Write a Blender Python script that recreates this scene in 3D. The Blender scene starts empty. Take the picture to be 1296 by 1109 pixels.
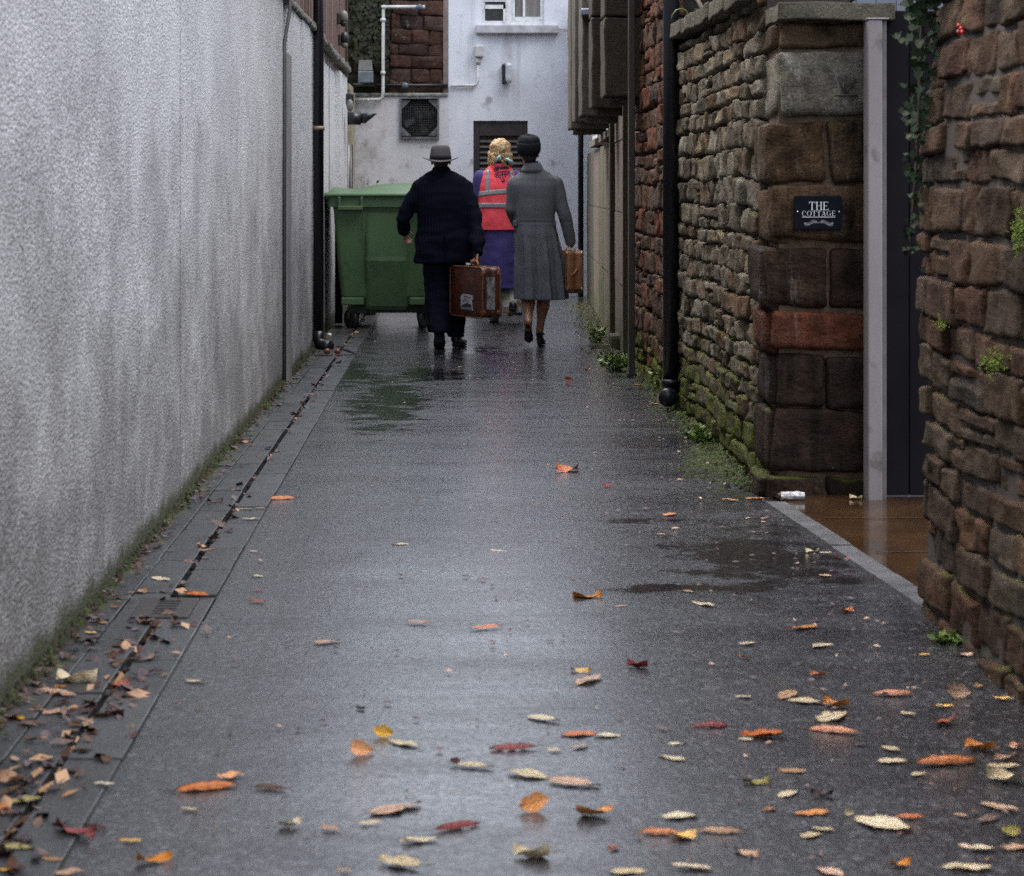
import bpy, bmesh, math, random
from mathutils import Vector, noise, Matrix
R = math.radians
PI = math.pi
F = 2600.0        # focal length in photo pixels (1296 wide)
H = 1.38          # eye height
HY, VX = 240.0, 570.0
scene = bpy.context.scene
COL = scene.collection

def zg(py): return F * H / (py - HY)                 # depth of a ground point
def hx(px, d): return (px - VX) * d / F              # world x at depth d
def hz(py, d): return H - (py - HY) * d / F          # world height at depth d
def gp(px, py):
    d = zg(py); return Vector((hx(px, d), d, 0))

# ------------------------------------------------------------------ objects
def tag(o, label=None, cat=None, group=None, kind=None):
    if label: o['label'] = label
    if cat: o['category'] = cat
    if group: o['group'] = group
    if kind: o['kind'] = kind
    return o

def empty(name, loc=(0, 0, 0), rotz=0.0):
    o = bpy.data.objects.new(name, None)
    o.empty_display_size = 0.1
    o.location = loc; o.rotation_euler = (0, 0, rotz)
    COL.objects.link(o)
    return o

def copy_tree(o, parent=None):
    c = o.copy(); COL.objects.link(c)
    if parent: c.parent = parent
    for ch in list(o.children): copy_tree(ch, c)
    return c

class MB:
    def __init__(s): s.v = []; s.f = []; s.m = []; s.sm = []
    def add(s, vs, fs, mi=0, smooth=False):
        b = len(s.v)
        s.v += [Vector(p) for p in vs]
        for f in fs:
            s.f.append(tuple(i + b for i in f)); s.m.append(mi); s.sm.append(smooth)
    def box(s, x0, x1, y0, y1, z0, z1, mi=0, bev=0.0):
        if bev > 0:
            b = min(bev, .45 * min(x1 - x0, y1 - y0, z1 - z0))
            bm = bmesh.new()
            bmesh.ops.create_cube(bm, size=1)
            for v in bm.verts:
                v.co = Vector(((x0 + x1) / 2 + v.co.x * (x1 - x0), (y0 + y1) / 2 + v.co.y * (y1 - y0), (z0 + z1) / 2 + v.co.z * (z1 - z0)))
            bmesh.ops.bevel(bm, geom=list(bm.edges), offset=b, segments=2, profile=.5, affect='EDGES')
            s.addbm(bm, mi); bm.free(); return
        vs = [(x, y, z) for z in (z0, z1) for y in (y0, y1) for x in (x0, x1)]
        s.add(vs, [(0, 2, 3, 1), (4, 5, 7, 6), (0, 1, 5, 4), (2, 6, 7, 3), (0, 4, 6, 2), (1, 3, 7, 5)], mi)
    def addbm(s, bm, mi=0, smooth=False):
        bm.verts.index_update()
        s.add([v.co.copy() for v in bm.verts], [tuple(v.index for v in f.verts) for f in bm.faces], mi, smooth)
    def rings(s, rs, mi=0, smooth=True, cap=True):
        n = len(rs[0]); b = []
        for r in rs: b += list(r)
        fs = []
        for k in range(len(rs) - 1):
            for i in range(n):
                j = (i + 1) % n
                fs.append((k * n + i, k * n + j, (k + 1) * n + j, (k + 1) * n + i))
        if cap:
            b.append(sum((Vector(p) for p in rs[0]), Vector()) / n)
            b.append(sum((Vector(p) for p in rs[-1]), Vector()) / n)
            c0, c1 = len(b) - 2, len(b) - 1; o = (len(rs) - 1) * n
            for i in range(n):
                j = (i + 1) % n
                fs.append((j, i, c0)); fs.append((o + i, o + j, c1))
        s.add(b, fs, mi, smooth)
    def tube(s, pts, rad, n=10, mi=0, cap=True, smooth=True):
        pts = [Vector(p) for p in pts]
        rr = rad if isinstance(rad, (list, tuple)) else [rad] * len(pts)
        rs = []; up = None
        for i, p in enumerate(pts):
            a = pts[max(i - 1, 0)]; c = pts[min(i + 1, len(pts) - 1)]
            t = (c - a).normalized()
            if up is None:
                up = Vector((0, 0, 1)) if abs(t.z) < .9 else Vector((0, 1, 0))
            x = t.cross(up).normalized(); up = x.cross(t).normalized()
            rs.append([p + (x * math.cos(2 * PI * k / n) + up * math.sin(2 * PI * k / n)) * rr[i] for k in range(n)])
        s.rings(rs, mi, smooth, cap)
    def ell(s, c, r, mi=0, nu=20, nv=12, rot=None):
        c = Vector(c); r = r if isinstance(r, (list, tuple)) else (r, r, r)
        rs = []
        for j in range(nv + 1):
            th = PI * (0.02 + .96 * j / nv)
            ring = []
            for i in range(nu):
                ph = 2 * PI * i / nu
                p = Vector((r[0] * math.sin(th) * math.cos(ph), r[1] * math.sin(th) * math.sin(ph), -r[2] * math.cos(th)))
                if rot: p = rot @ p
                ring.append(c + p)
            rs.append(ring)
        s.rings(rs, mi, True, True)
    def cap(s, p0, r0, p1, r1, mi=0, n=14):
        p0 = Vector(p0); p1 = Vector(p1); d = (p1 - p0)
        t = d.normalized() if d.length > 1e-6 else Vector((0, 0, 1))
        up = Vector((0, 0, 1)) if abs(t.z) < .9 else Vector((0, 1, 0))
        x = t.cross(up).normalized(); y = x.cross(t).normalized()
        rs = []
        for (p, r, sg, ks) in ((p0, r0, -1, (4, 3, 2, 1, 0)), (p1, r1, 1, (0, 1, 2, 3, 4))):
            for k in ks:
                a = k / 4.4 * PI / 2
                q = p + t * (sg * r * math.sin(a)); w = r * math.cos(a)
                rs.append([q + (x * math.cos(2 * PI * i / n) + y * math.sin(2 * PI * i / n)) * w for i in range(n)])
        s.rings(rs, mi, True, True)
    def chain(s, pts, rr, mi=0):
        for i in range(len(pts) - 1): s.cap(pts[i], rr[i], pts[i + 1], rr[i + 1], mi)
    def mesh(s, name, mats, off=None):
        me = bpy.data.meshes.new(name)
        vs = s.v if off is None else [v - off for v in s.v]
        me.from_pydata([tuple(v) for v in vs], [], s.f)
        for m in mats: me.materials.append(m)
        me.polygons.foreach_set('material_index', s.m)
        me.polygons.foreach_set('use_smooth', s.sm)
        me.update()
        return me
    def build(s, name, mats, parent=None, world=True):
        if not isinstance(mats, (list, tuple)): mats = [mats]
        off = None
        if parent is not None and world:
            off = Vector(parent.location); q = parent.parent
            while q: off += Vector(q.location); q = q.parent
        me = s.mesh(name, mats, off)
        bm = bmesh.new(); bm.from_mesh(me)
        bmesh.ops.recalc_face_normals(bm, faces=bm.faces); bm.to_mesh(me); bm.free()
        o = bpy.data.objects.new(name, me); COL.objects.link(o)
        if parent is not None: o.parent = parent
        return o

def fuse(mb, voxel=.008, smooth=4):
    """union of overlapping closed shells as one continuous surface"""
    me = mb.mesh('tmp', [])
    o = bpy.data.objects.new('tmp', me); COL.objects.link(o)
    r = o.modifiers.new('r', 'REMESH'); r.mode = 'VOXEL'; r.voxel_size = voxel
    if smooth:
        q = o.modifiers.new('s', 'SMOOTH'); q.iterations = smooth; q.factor = .5
    dg = bpy.context.evaluated_depsgraph_get()
    ev = o.evaluated_get(dg); m2 = ev.to_mesh()
    out = MB()
    out.add([v.co.copy() for v in m2.vertices], [tuple(p.vertices) for p in m2.polygons], 0, True)
    nrm = [v.normal.copy() for v in m2.vertices]
    ev.to_mesh_clear()
    bpy.data.objects.remove(o); bpy.data.meshes.remove(me)
    return out, nrm

def wrinkle(out, nrm, amp, sc, seed=0, mask=None):
    for i, v in enumerate(out.v):
        p = Vector((v.x * sc[0] + seed, v.y * sc[1], v.z * sc[2]))
        k = noise.noise(p) + .5 * noise.noise(p * 2.1)
        a = amp * (mask(v) if mask else 1)
        out.v[i] = v + nrm[i] * k * a

# ------------------------------------------------------------------ materials
class NT:
    def __init__(s, name):
        s.m = bpy.data.materials.new(name); s.m.use_nodes = True
        s.t = s.m.node_tree; s.t.nodes.clear()
        s.out = s.n('ShaderNodeOutputMaterial')
        s.b = s.n('ShaderNodeBsdfPrincipled'); s.l(s.b.outputs[0], s.out.inputs[0])
        s.co = s.n('ShaderNodeTexCoord').outputs['Object']
    def n(s, t, **k):
        x = s.t.nodes.new(t)
        for a, v in k.items(): setattr(x, a, v)
        return x
    def l(s, a, b): s.t.links.new(a, b)
    def set(s, sock, v):
        if hasattr(v, 'links') or isinstance(v, bpy.types.NodeSocket): s.l(v, sock)
        else: sock.default_value = v
    def vec(s, stretch):
        if tuple(stretch) == (1, 1, 1): return s.co
        x = s.n('ShaderNodeVectorMath', operation='MULTIPLY'); s.l(s.co, x.inputs[0]); x.inputs[1].default_value = stretch
        return x.outputs[0]
    def noise(s, scale, detail=4, stretch=(1, 1, 1), rough=.55, off=None):
        x = s.n('ShaderNodeTexNoise'); x.inputs['Scale'].default_value = scale
        x.inputs['Detail'].default_value = detail; x.inputs['Roughness'].default_value = rough
        v = s.vec(stretch)
        if off is not None:
            a = s.n('ShaderNodeVectorMath', operation='ADD'); s.l(v, a.inputs[0]); a.inputs[1].default_value = (off, off * 1.7, off * .6); v = a.outputs[0]
        s.l(v, x.inputs['Vector']); return x.outputs[0]
    def voro(s, scale, stretch=(1, 1, 1), out='Distance', feature='F1'):
        x = s.n('ShaderNodeTexVoronoi', feature=feature); x.inputs['Scale'].default_value = scale
        s.l(s.vec(stretch), x.inputs['Vector']); return x.outputs[out]
    def math(s, op, a, b=0.0, clamp=False):
        x = s.n('ShaderNodeMath', operation=op); x.use_clamp = clamp
        s.set(x.inputs[0], a); s.set(x.inputs[1], b); return x.outputs[0]
    def rng(s, v, a, b, c=0.0, d=1.0):
        x = s.n('ShaderNodeMapRange'); x.clamp = True
        s.set(x.inputs[0], v)
        for i, q in zip((1, 2, 3, 4), (a, b, c, d)): s.set(x.inputs[i], q)
        return x.outputs[0]
    def mix(s, fac, a, b):
        x = s.n('ShaderNodeMix', data_type='RGBA')
        s.set(x.inputs[0], fac); s.set(x.inputs[6], c4(a)); s.set(x.inputs[7], c4(b)); return x.outputs[2]
    def ramp(s, fac, cols):
        x = s.n('ShaderNodeValToRGB'); s.l(fac, x.inputs[0])
        e = x.color_ramp.elements
        while len(e) < len(cols): e.new(.5)
        for i, c in enumerate(cols):
            e[i].position = i / max(1, len(cols) - 1); e[i].color = c4(c)
        return x.outputs[0]
    def xyz(s):
        x = s.n('ShaderNodeSeparateXYZ'); s.l(s.co, x.inputs[0]); return x.outputs
    def bump(s, hs, strength=.5, dist=.01, prev=None):
        x = s.n('ShaderNodeBump'); x.inputs['Strength'].default_value = strength; x.inputs['Distance'].default_value = dist
        s.l(hs, x.inputs['Height'])
        if prev is not None: s.l(prev, x.inputs['Normal'])
        return x.outputs[0]
    def fin(s, col, rough=.6, normal=None, **k):
        s.set(s.b.inputs['Base Color'], c4(col)); s.set(s.b.inputs['Roughness'], rough)
        if normal is not None: s.l(normal, s.b.inputs['Normal'])
        for a, v in k.items(): s.set(s.b.inputs[a], v)
        return s.m
def c4(c):
    if isinstance(c, bpy.types.NodeSocket): return c
    return tuple(c) + (1.0,) if len(c) == 3 else tuple(c)

def simple(name, c1, c2=None, rough=.5, scale=20, stretch=(1, 1, 1), bs=0, bscale=60, bdist=.003, lo=.35, hi=.65, dirt=None, **k):
    t = NT(name)
    c = c1
    if c2 is None: c2 = tuple(x * .7 for x in c1)
    c = t.mix(t.rng(t.noise(scale, 5, stretch), lo, hi), c1, c2)
    if dirt: c = t.mix(t.rng(t.noise(dirt[0], 6, off=3), dirt[2], dirt[3]), c, dirt[1])
    nb = t.bump(t.noise(bscale, 4, stretch), bs, bdist) if bs else None
    r = t.rng(t.noise(scale * .7, 3, off=7), .3, .7, max(.02, rough - .1), min(1, rough + .1))
    return t.fin(c, r, nb, **k)

def stone_mat(name, cols, moss=.5, lichen=.0, low_moss=0.4, scale=1.0, wet=.55, stain=.5, streak=0.0):
    t = NT(name)
    g = t.n('ShaderNodeNewGeometry')
    c = t.ramp(g.outputs['Random Per Island'], cols)
    def hsv(c, v, s=1.0, h=.5):
        q = t.n('ShaderNodeHueSaturation'); q.inputs['Value'].default_value = v; q.inputs['Saturation'].default_value = s; q.inputs['Hue'].default_value = h; t.l(c, q.inputs['Color']); return q.outputs[0]
    c = t.mix(t.rng(t.noise(3.1 * scale, 5, off=13), .35, .65, 0, .6), c, hsv(c, .85, .95, .512))
    c = t.mix(t.rng(t.noise(11 * scale, 7, rough=.7, off=4), .50, .70, 0, .75), c, hsv(c, 1.7, .95))
    c = t.mix(t.rng(t.noise(5.5 * scale, 8, rough=.7), .44, .66, 0, stain), c, hsv(c, .26, 1.1))
    if lichen: c = t.mix(t.rng(t.noise(6 * scale, 8, (1, 1, .6), rough=.75, off=9), .66 - lichen * .2, .74 - lichen * .17, 0, .8), c, t.mix(t.noise(50), (.17, .165, .14), (.34, .33, .28)))
    if streak:
        c = t.mix(t.rng(t.noise(9, 6, (1, 1, .16), rough=.7, off=17), .50, .64, 0, streak), c, hsv(c, .16, .8))
        c = t.mix(t.rng(t.noise(12, 6, (1, 1, .12), rough=.7, off=27), .62, .72, 0, streak * .7), c, (.22, .20, .17))
    c = t.mix(t.rng(t.noise(85 * scale, 5, rough=.75, off=6), .50, .64, 0, .55), c, hsv(c, .28))
    c = t.mix(t.rng(t.noise(120 * scale, 4, off=16), .56, .70, 0, .45), c, hsv(c, 2.2, .7))
    z = t.xyz()[2]
    lowf = t.rng(z, 0.0, .75, low_moss, 0)
    nz = t.n('ShaderNodeSeparateXYZ'); t.l(g.outputs['Normal'], nz.inputs[0])
    upf = t.rng(nz.outputs[2], .15, .8, 0, .20)
    mf = t.math('ADD', t.math('ADD', t.noise(3.2 * scale, 8, rough=.7, off=2), lowf), upf)
    c = t.mix(t.rng(mf, .92 - moss * .3, 1.04 - moss * .3, 0, .85), c, t.ramp(t.noise(45, 4), [(.020, .028, .006), (.062, .078, .010), (.13, .15, .018)]))
    nb = t.bump(t.noise(120 * scale, 6, rough=.75), .9, .006)
    nb = t.bump(t.noise(32 * scale, 6, (1, .6, 1.6), rough=.7, off=3), .9, .016, nb)
    nb = t.bump(t.noise(11 * scale, 6, (1, .6, 1.4), rough=.65, off=5), .8, .03, nb)
    r = t.rng(t.noise(9, 4), .3, .7, wet, min(1, wet + .35))
    t.b.inputs['Specular IOR Level'].default_value = .12
    return t.fin(c, r, nb)
# ================================================================== camera, light
cam_d = bpy.data.cameras.new('camera'); cam = bpy.data.objects.new('camera', cam_d); COL.objects.link(cam)
cam.location = (0, 0, H); cam.rotation_euler = (R(90), 0, 0)
cam_d.sensor_fit = 'HORIZONTAL'; cam_d.sensor_width = 36; cam_d.lens = F / 1296 * 36
cam_d.shift_x = (648 - VX) / 1296; cam_d.shift_y = -(554.5 - HY) / 1296
cam_d.clip_start = .05; cam_d.clip_end = 2000
cam_d.dof.use_dof = True; cam_d.dof.focus_distance = 13.0; cam_d.dof.aperture_fstop = 6.3
scene.camera = cam

w = bpy.data.worlds.new("World"); scene.world = w; w.use_nodes = True
nt = w.node_tree; bg = nt.nodes['Background']
sky = nt.nodes.new('ShaderNodeTexSky'); sky.sky_type = 'NISHITA'; sky.sun_disc = False
SUN_E, SUN_R = R(58), R(-60)
sky.sun_elevation = SUN_E; sky.sun_rotation = SUN_R; sky.air_density = 1.0; sky.dust_density = 5.0; sky.ozone_density = 1.0
hs = nt.nodes.new('ShaderNodeHueSaturation'); hs.inputs['Saturation'].default_value = .52
nt.links.new(sky.outputs[0], hs.inputs['Color']); nt.links.new(hs.outputs[0], bg.inputs['Color'])
bg.inputs['Strength'].default_value = .15
sl = bpy.data.lights.new('sun', 'SUN'); sl.energy = .8; sl.angle = R(40); sl.color = (1, .97, .93)
so = bpy.data.objects.new('sun', sl); COL.objects.link(so)
so.rotation_euler = (PI / 2 - SUN_E, 0, R(55)); so.location = (0, 0, 30)
scene.view_settings.view_transform = 'Standard'; scene.view_settings.look = 'None'
scene.view_settings.exposure = 1.95; scene.view_settings.gamma = 1.0
scene.cycles.max_bounces = 6; scene.cycles.diffuse_bounces = 4
try: scene.cycles.use_denoising = False
except Exception: pass

# ================================================================== ground
WX = -1.195       # face of the white wall
def asphalt():
    t = NT('wet_asphalt')
    x, y, z = t.xyz()
    agg = t.voro(95); n1 = t.noise(120, 4, rough=.7); n2 = t.noise(2.2, 6, (1, .5, 1)); n3 = t.noise(9, 6, (1, .8, 1), rough=.7)
    c = t.mix(t.rng(n1, .42, .60), (.008, .008, .0095), (.028, .028, .033))
    c = t.mix(t.rng(t.voro(75, out='Color'), .62, .9, 0, .8), c, (.105, .105, .115))
    c = t.mix(t.rng(n2, .38, .62, 0, .35), c, (.012, .012, .0135))
    c = t.mix(t.rng(t.noise(28, 6, rough=.75, off=31), .54, .64, 0, .7), c, (.008, .0075, .007))
    c = t.mix(t.rng(t.noise(52, 6, rough=.8, off=51), .56, .66, 0, .6), c, (.060, .060, .068))
    # older, smoother strip beside the gutter and repair patch
    patch = t.math('MULTIPLY', t.rng(x, -.566, -.558, 1, 0), t.rng(y, 6.71, 6.72, 0, 1))
    c = t.mix(t.math('MULTIPLY', patch, .35), c, (.03, .03, .032))
    seamx = t.math('ADD', x, t.math('MULTIPLY', t.math('SUBTRACT', t.noise(5), .5), .03))
    seam = t.math('MULTIPLY', t.rng(t.math('ABSOLUTE', t.math('ADD', seamx, .560)), .004, .012, 1, 0), t.rng(y, 9.0, 9.6, 1, 0))
    sy = t.math('ADD', y, t.math('MULTIPLY', t.math('SUBTRACT', t.noise(3, off=8), .5), .06))
    s2 = t.math('MULTIPLY', t.rng(t.math('ABSOLUTE', t.math('SUBTRACT', sy, 7.08)), .012, .035, 1, 0), t.rng(x, .40, .55, 0, 1))
    s3 = t.math('MULTIPLY', t.math('MULTIPLY', t.rng(t.math('ABSOLUTE', t.math('SUBTRACT', sy, 8.85)), .012, .04, 1, 0), t.rng(x, -.6, -.5, 0, 1)), .45)
    s4 = t.math('MULTIPLY', t.math('MULTIPLY', t.rng(t.math('ABSOLUTE', t.math('SUBTRACT', sy, 17.15)), .02, .05, 1, 0), t.rng(x, -.1, -.5, 0, 1)), .8)
    crack = t.math('MAXIMUM', t.math('MAXIMUM', seam, s2), t.math('MAXIMUM', s3, s4))
    c = t.mix(t.math('MULTIPLY', crack, .8), c, (.012, .011, .010))
    # green-brown growth along the foot of the stone walls and gutter
    edge = t.math('ADD', t.rng(x, .95, 1.45, 0, .45), t.math('MULTIPLY', t.noise(3.0, 7, rough=.7, off=6), 1.0))
    ey = t.rng(y, 9.0, 9.6, 0, 1)
    c = t.mix(t.math('MULTIPLY', t.rng(edge, .82, .95, 0, .8), ey), c, t.mix(t.noise(30), (.02, .03, .006), (.07, .085, .015)))
    dirt = t.rng(t.noise(4.5, 7, (1, .7, 1), rough=.7, off=11), .60, .70, 0, .55)
    c = t.mix(t.math('MULTIPLY', dirt, t.rng(x, .2, 1.0, .25, 1)), c, (.035, .027, .018))
    # standing water
    def pud(cx, cy, rx, ry, k):
        a = t.math('DIVIDE', t.math('SUBTRACT', x, cx), rx); b = t.math('DIVIDE', t.math('SUBTRACT', y, cy), ry)
        d = t.math('SQRT', t.math('ADD', t.math('MULTIPLY', a, a), t.math('MULTIPLY', b, b)))
        return t.math('SUBTRACT', k, d)
    ps = [pud(-.42, 13.6, .30, 2.4, 1.0), pud(-.12, 15.4, .45, .9, .9), pud(1.18, 7.75, .42, .85, 1.0), pud(.2, 17.6, .6, 1.0, .8), pud(-.78, 15.5, .25, 2.0, .8), pud(.9, 7.12, .55, .12, .9), pud(.75, 8.6, .4, .25, .55)]
    m = ps[0]
    for p in ps[1:]: m = t.math('MAXIMUM', m, p)
    m = t.math('ADD', m, t.math('MULTIPLY', t.math('SUBTRACT', t.noise(5.5, 8, (.8, 1.0, 1), rough=.72, off=1), .5), 4.2))
    water = t.rng(m, .22, .62)
    film = t.rng(t.noise(2.6, 9, (.32, 1.5, 1), rough=.74, off=21), .34, .66)
    band = t.rng(t.noise(3.4, 8, (.22, 1.6, 1), rough=.72, off=71), .52, .64)
    c = t.mix(t.math('MULTIPLY', band, .6), c, (.010, .0095, .010))
    c = t.mix(t.math('MULTIPLY', water, .6), c, (.012, .011, .010))
    r = t.math('ADD', t.rng(n3, .3, .7, -.05, .10), t.math('ADD', .17, t.math('MULTIPLY', film, .22)))
    r = t.math('MAXIMUM', t.math('SUBTRACT', r, t.math('MULTIPLY', water, .32)), .05)
    nb = t.bump(t.math('ADD', t.math('MULTIPLY', agg, .8), n1), 1.0, .0014)
    nb = t.bump(n3, .5, .006, nb); nb = t.bump(t.noise(50, 6, rough=.8, off=51), .6, .0022, nb)
    st = t.rng(water, 0, 1, 1, .06)
    for nd in [q for q in t.t.nodes if q.type == 'BUMP']:
        s0 = nd.inputs['Strength'].default_value
        t.l(t.math('MULTIPLY', st, s0), nd.inputs['Strength'])
    nb2 = t.bump(t.noise(55, 6, rough=.75, off=41), .45, .0018)
    t.l(nb2, t.b.inputs['Coat Normal']); t.b.inputs['Coat Roughness'].default_value = .14
    t.l(t.math('MULTIPLY', t.rng(film, .1, .95, 1.0, .45), t.rng(t.noise(60, 4, rough=.8, off=61), .36, .60, .35, 1)), t.b.inputs['Coat Weight'])
    return t.fin(c, r, nb, IOR=1.42)
M_ASPH = asphalt()
mb = MB(); mb.box(-400, 400, -100, 900, -.5, -.10); mb.build('ground', simple('earth', (.04, .035, .03), rough=.9)).__setitem__('kind', 'structure')
mb = MB()
nx, ny = 40, 260; x0, x1, y0, y1 = -.79, 2.3, 1.0, 28.0
vs = []; fs = []
for j in range(ny + 1):
    for i in range(nx + 1):
        x = x0 + (x1 - x0) * i / nx; y = y0 + (y1 - y0) * j / ny
        e = min(1, (x - x0) / .15)
        vs.append((x, y, e * (.006 * noise.noise((x * 1.2, y * .7, 0)) + .002 * noise.noise((x * 5, y * 4, 3))) - .004))
for j in range(ny):
    for i in range(nx): a = j * (nx + 1) + i; fs.append((a, a + 1, a + nx + 2, a + nx + 1))
mb.add(vs, fs, 0, True)
mb.build('alley_road', M_ASPH)['kind'] = 'structure'
# back of the alley beyond the gutter
mb = MB(); mb.box(-6, -.79, 24.3, 28, -.09, -.012); mb.build('yard_paving', M_ASPH)['kind'] = 'structure'

# gutter of concrete channel blocks
def slabmat():
    t = NT('gutter_slab'); g = t.n('ShaderNodeNewGeometry')
    c = t.ramp(g.outputs['Random Per Island'], [(.022, .022, .023), (.036, .037, .040), (.028, .028, .028), (.045, .047, .050)])
    c = t.mix(t.rng(t.noise(6, 7, rough=.7), .45, .7, 0, .7), c, (.010, .0095, .008))
    c = t.mix(t.rng(t.noise(100, 4), .5, .7, 0, .5), c, (.075, .075, .08))
    x = t.xyz()[0]
    mf = t.math('ADD', t.noise(5, 7, rough=.7, off=3), t.rng(x, -1.19, -1.0, .22, -.06))
    c = t.mix(t.rng(mf, .62, .72, 0, .85), c, t.mix(t.noise(30), (.018, .025, .006), (.05, .065, .012)))
    nb = t.bump(t.noise(90, 5), .5, .004)
    return t.fin(c, t.rng(t.noise(7, 4, off=5), .35, .65, .28, .55), nb)
M_SLAB = slabmat(); M_DARK = simple('dark_fill', (.010, .009, .008), rough=.6)
rng = random.Random(4)
mb = MB()
for (a, b, lmin, lmax) in ((-1.19, -1.083, .24, .5), (-1.080, -.950, .42, .62), (-.928, -.794, .42, .62)):
    y = 1.2 + rng.random() * .3
    while y < 24.2:
        L = rng.uniform(lmin, lmax)
        if not (a > -1.08 and y < 6.95 and y + L > 6.58):
            dz = rng.uniform(-.004, .003)
            mb.box(a, b + rng.uniform(-.003, .002), y, y + L - .004, -.07, .004 + dz, bev=.004)
        else:
            if y < 6.55: mb.box(a, b, y, 6.56, -.07, .003, bev=.006)
            y = 6.98; continue
        y += L
for (y_a, y_b) in ((5.9, 5.9),): pass
mb.box(-1.20, -.785, 1.0, 24.3, -.09, -.045, mi=1)
for (ya_, yb_) in ((1.0, 6.585), (6.955, 24.3)): mb.box(-1.198, -.953, ya_, yb_, -.044, -.005, mi=1); mb.box(-.925, -.786, ya_, yb_, -.044, -.0055, mi=1)
mb.build('gutter', [M_SLAB, simple('joint_dirt', (.016, .015, .012), (.022, .026, .009), .7, 6)])['kind'] = 'structure'
# gully cover
g = empty('gully_cover', (-.937, 6.77, -.02))
mb = MB(); mb.box(-1.078, -.797, 6.585, 6.955, -.06, -.002, bev=.005); mb.build('surround', M_SLAB, g)
mb = MB(); mb.box(-1.035, -.845, 6.615, 6.925, -.055, .0045, bev=.004)
for k in range(6): mb.box(-.97, -.90, 6.66 + k * .04, 6.675 + k * .04, .0, .0065, mi=1)
mb.build('lid', [simple('cast_iron', (.026, .020, .016), rough=.5, scale=14), M_DARK], g)
tag(g, 'rectangular iron gully cover set in the gutter beside the white wall', 'drain cover')

# leaf litter in the slot (nobody could count it)
def leafmat(name, c1, c2, rough=.42):
    t = NT(name)
    c = t.mix(t.rng(t.noise(9, 5, off=2), .42, .66), c1, c2)
    oi = t.n('ShaderNodeObjectInfo'); hv_ = t.n('ShaderNodeHueSaturation'); t.l(c, hv_.inputs['Color']); t.l(t.rng(oi.outputs['Random'], 0, 1, .85, 1.2), hv_.inputs['Value']); t.l(t.rng(oi.outputs['Random'], 0, 1, 1.05, .8), hv_.inputs['Saturation']); c = hv_.outputs[0]
    c = t.mix(t.rng(t.noise(14, 5, off=3), .58, .72, 0, .75), c, tuple(q * .30 for q in c1))
    nb = t.bump(t.noise(22, 4), .4, .03)
    return t.fin(c, t.rng(t.noise(60, 2, off=5), .3, .7, rough - .12, rough + .14), nb)
LM = {
 'cream': leafmat('leaf_cream', (.56, .47, .29), (.42, .30, .16)), 'yellow': leafmat('leaf_yellow', (.66, .38, .010), (.60, .25, .008)),
 'amber': leafmat('leaf_amber', (.60, .21, .005), (.48, .14, .005)), 'orange': leafmat('leaf_orange', (.58, .14, .008), (.42, .085, .008)),
 'rust': leafmat('leaf_rust', (.36, .06, .012), (.20, .03, .010)), 'crimson': leafmat('leaf_crimson', (.24, .020, .016), (.12, .012, .012)),
 'salmon': leafmat('leaf_salmon', (.56, .19, .060), (.42, .11, .025)), 'pink': leafmat('leaf_pink', (.46, .27, .16), (.30, .15, .08)),
 'tan': leafmat('leaf_tan', (.40, .22, .10), (.26, .13, .05)), 'brown': leafmat('leaf_brown', (.10, .045, .022), (.06, .03, .016)),
 'plum': leafmat('leaf_plum', (.06, .022, .022), (.03, .014, .016)), 'olive': leafmat('leaf_olive', (.28, .24, .04), (.20, .14, .03)),
}
mb = MB(); rng = random.Random(8)
for k in range(1700):
    y = 2.0 + 20 * rng.random() ** 1.6
    dense = .9 if y < 6.6 else .25
    if rng.random() > dense: continue
    x = -.937 + rng.gauss(0, .020 if y > 6.6 else .055)
    z = -.03 + rng.random() * (.035 if abs(x + .937) < .02 else .04)
    if abs(x + .937) > .02: z = .006 + rng.random() * .006
    L = rng.uniform(.012, .038); a = rng.random() * 6.3; b = rng.uniform(-.5, .9)
    u = Vector((math.cos(a), math.sin(a), b * .6)) * L; v = Vector((-math.sin(a), math.cos(a), rng.uniform(-.5, .5))) * L * .5
    p = Vector((x, y, z)); mi = rng.choice([0, 0, 0, 1, 1, 1, 3])
    mb.add([p - u, p - v * .9 + Vector((0, 0, .006)), p + u, p + v], [(0, 1, 2, 3)], mi, True)
# debris swept along the wall foot
for k in range(800):
    y = 3.0 + 16 * rng.random() ** 1.7; x = -1.18 + abs(rng.gauss(0, .05)); L = rng.uniform(.008, .028)
    a = rng.random() * 6.3; u = Vector((math.cos(a), math.sin(a), .2)) * L; v = Vector((-math.sin(a), math.cos(a), .2)) * L * .5
    p = Vector((x, y, .010 + .004 * rng.random()))
    mb.add([p - u, p - v + Vector((0, 0, .006)), p + u, p + v], [(0, 1, 2, 3)], rng.choice([0, 0, 1, 1, 0]), True)
tag(mb.build('leaf_litter', [LM['plum'], LM['brown'], LM['rust'], LM['tan']]), 'dark rotting leaf litter packed into the slot drain along the white wall', 'leaf litter', kind='stuff')
mb = MB(); rng = random.Random(12)
for k in range(700):     # crumbs and grit on the road
    y = 4.2 + 16 * rng.random() ** 1.5; x = rng.uniform(-.75, 1.4); L = rng.uniform(.003, .009)
    if rng.random() < .4: x = rng.choice([-1, 1]) * abs(rng.gauss(0, .2)) + (1.25 if y > 9 else 1.35)
    if x > 1.42: continue
    a = rng.random() * 6.3; u = Vector((math.cos(a), math.sin(a), 0)) * L * rng.uniform(1, 2.6); v = Vector((-math.sin(a), math.cos(a), 0)) * L * .6
    p = Vector((x, y, .004))
    mb.add([p - u, p - v, p + u, p + v, p + Vector((0, 0, L * .7))], [(0, 1, 4), (1, 2, 4), (2, 3, 4), (3, 0, 4)], rng.choice([0, 0, 0, 1, 1, 2]), True)
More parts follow.
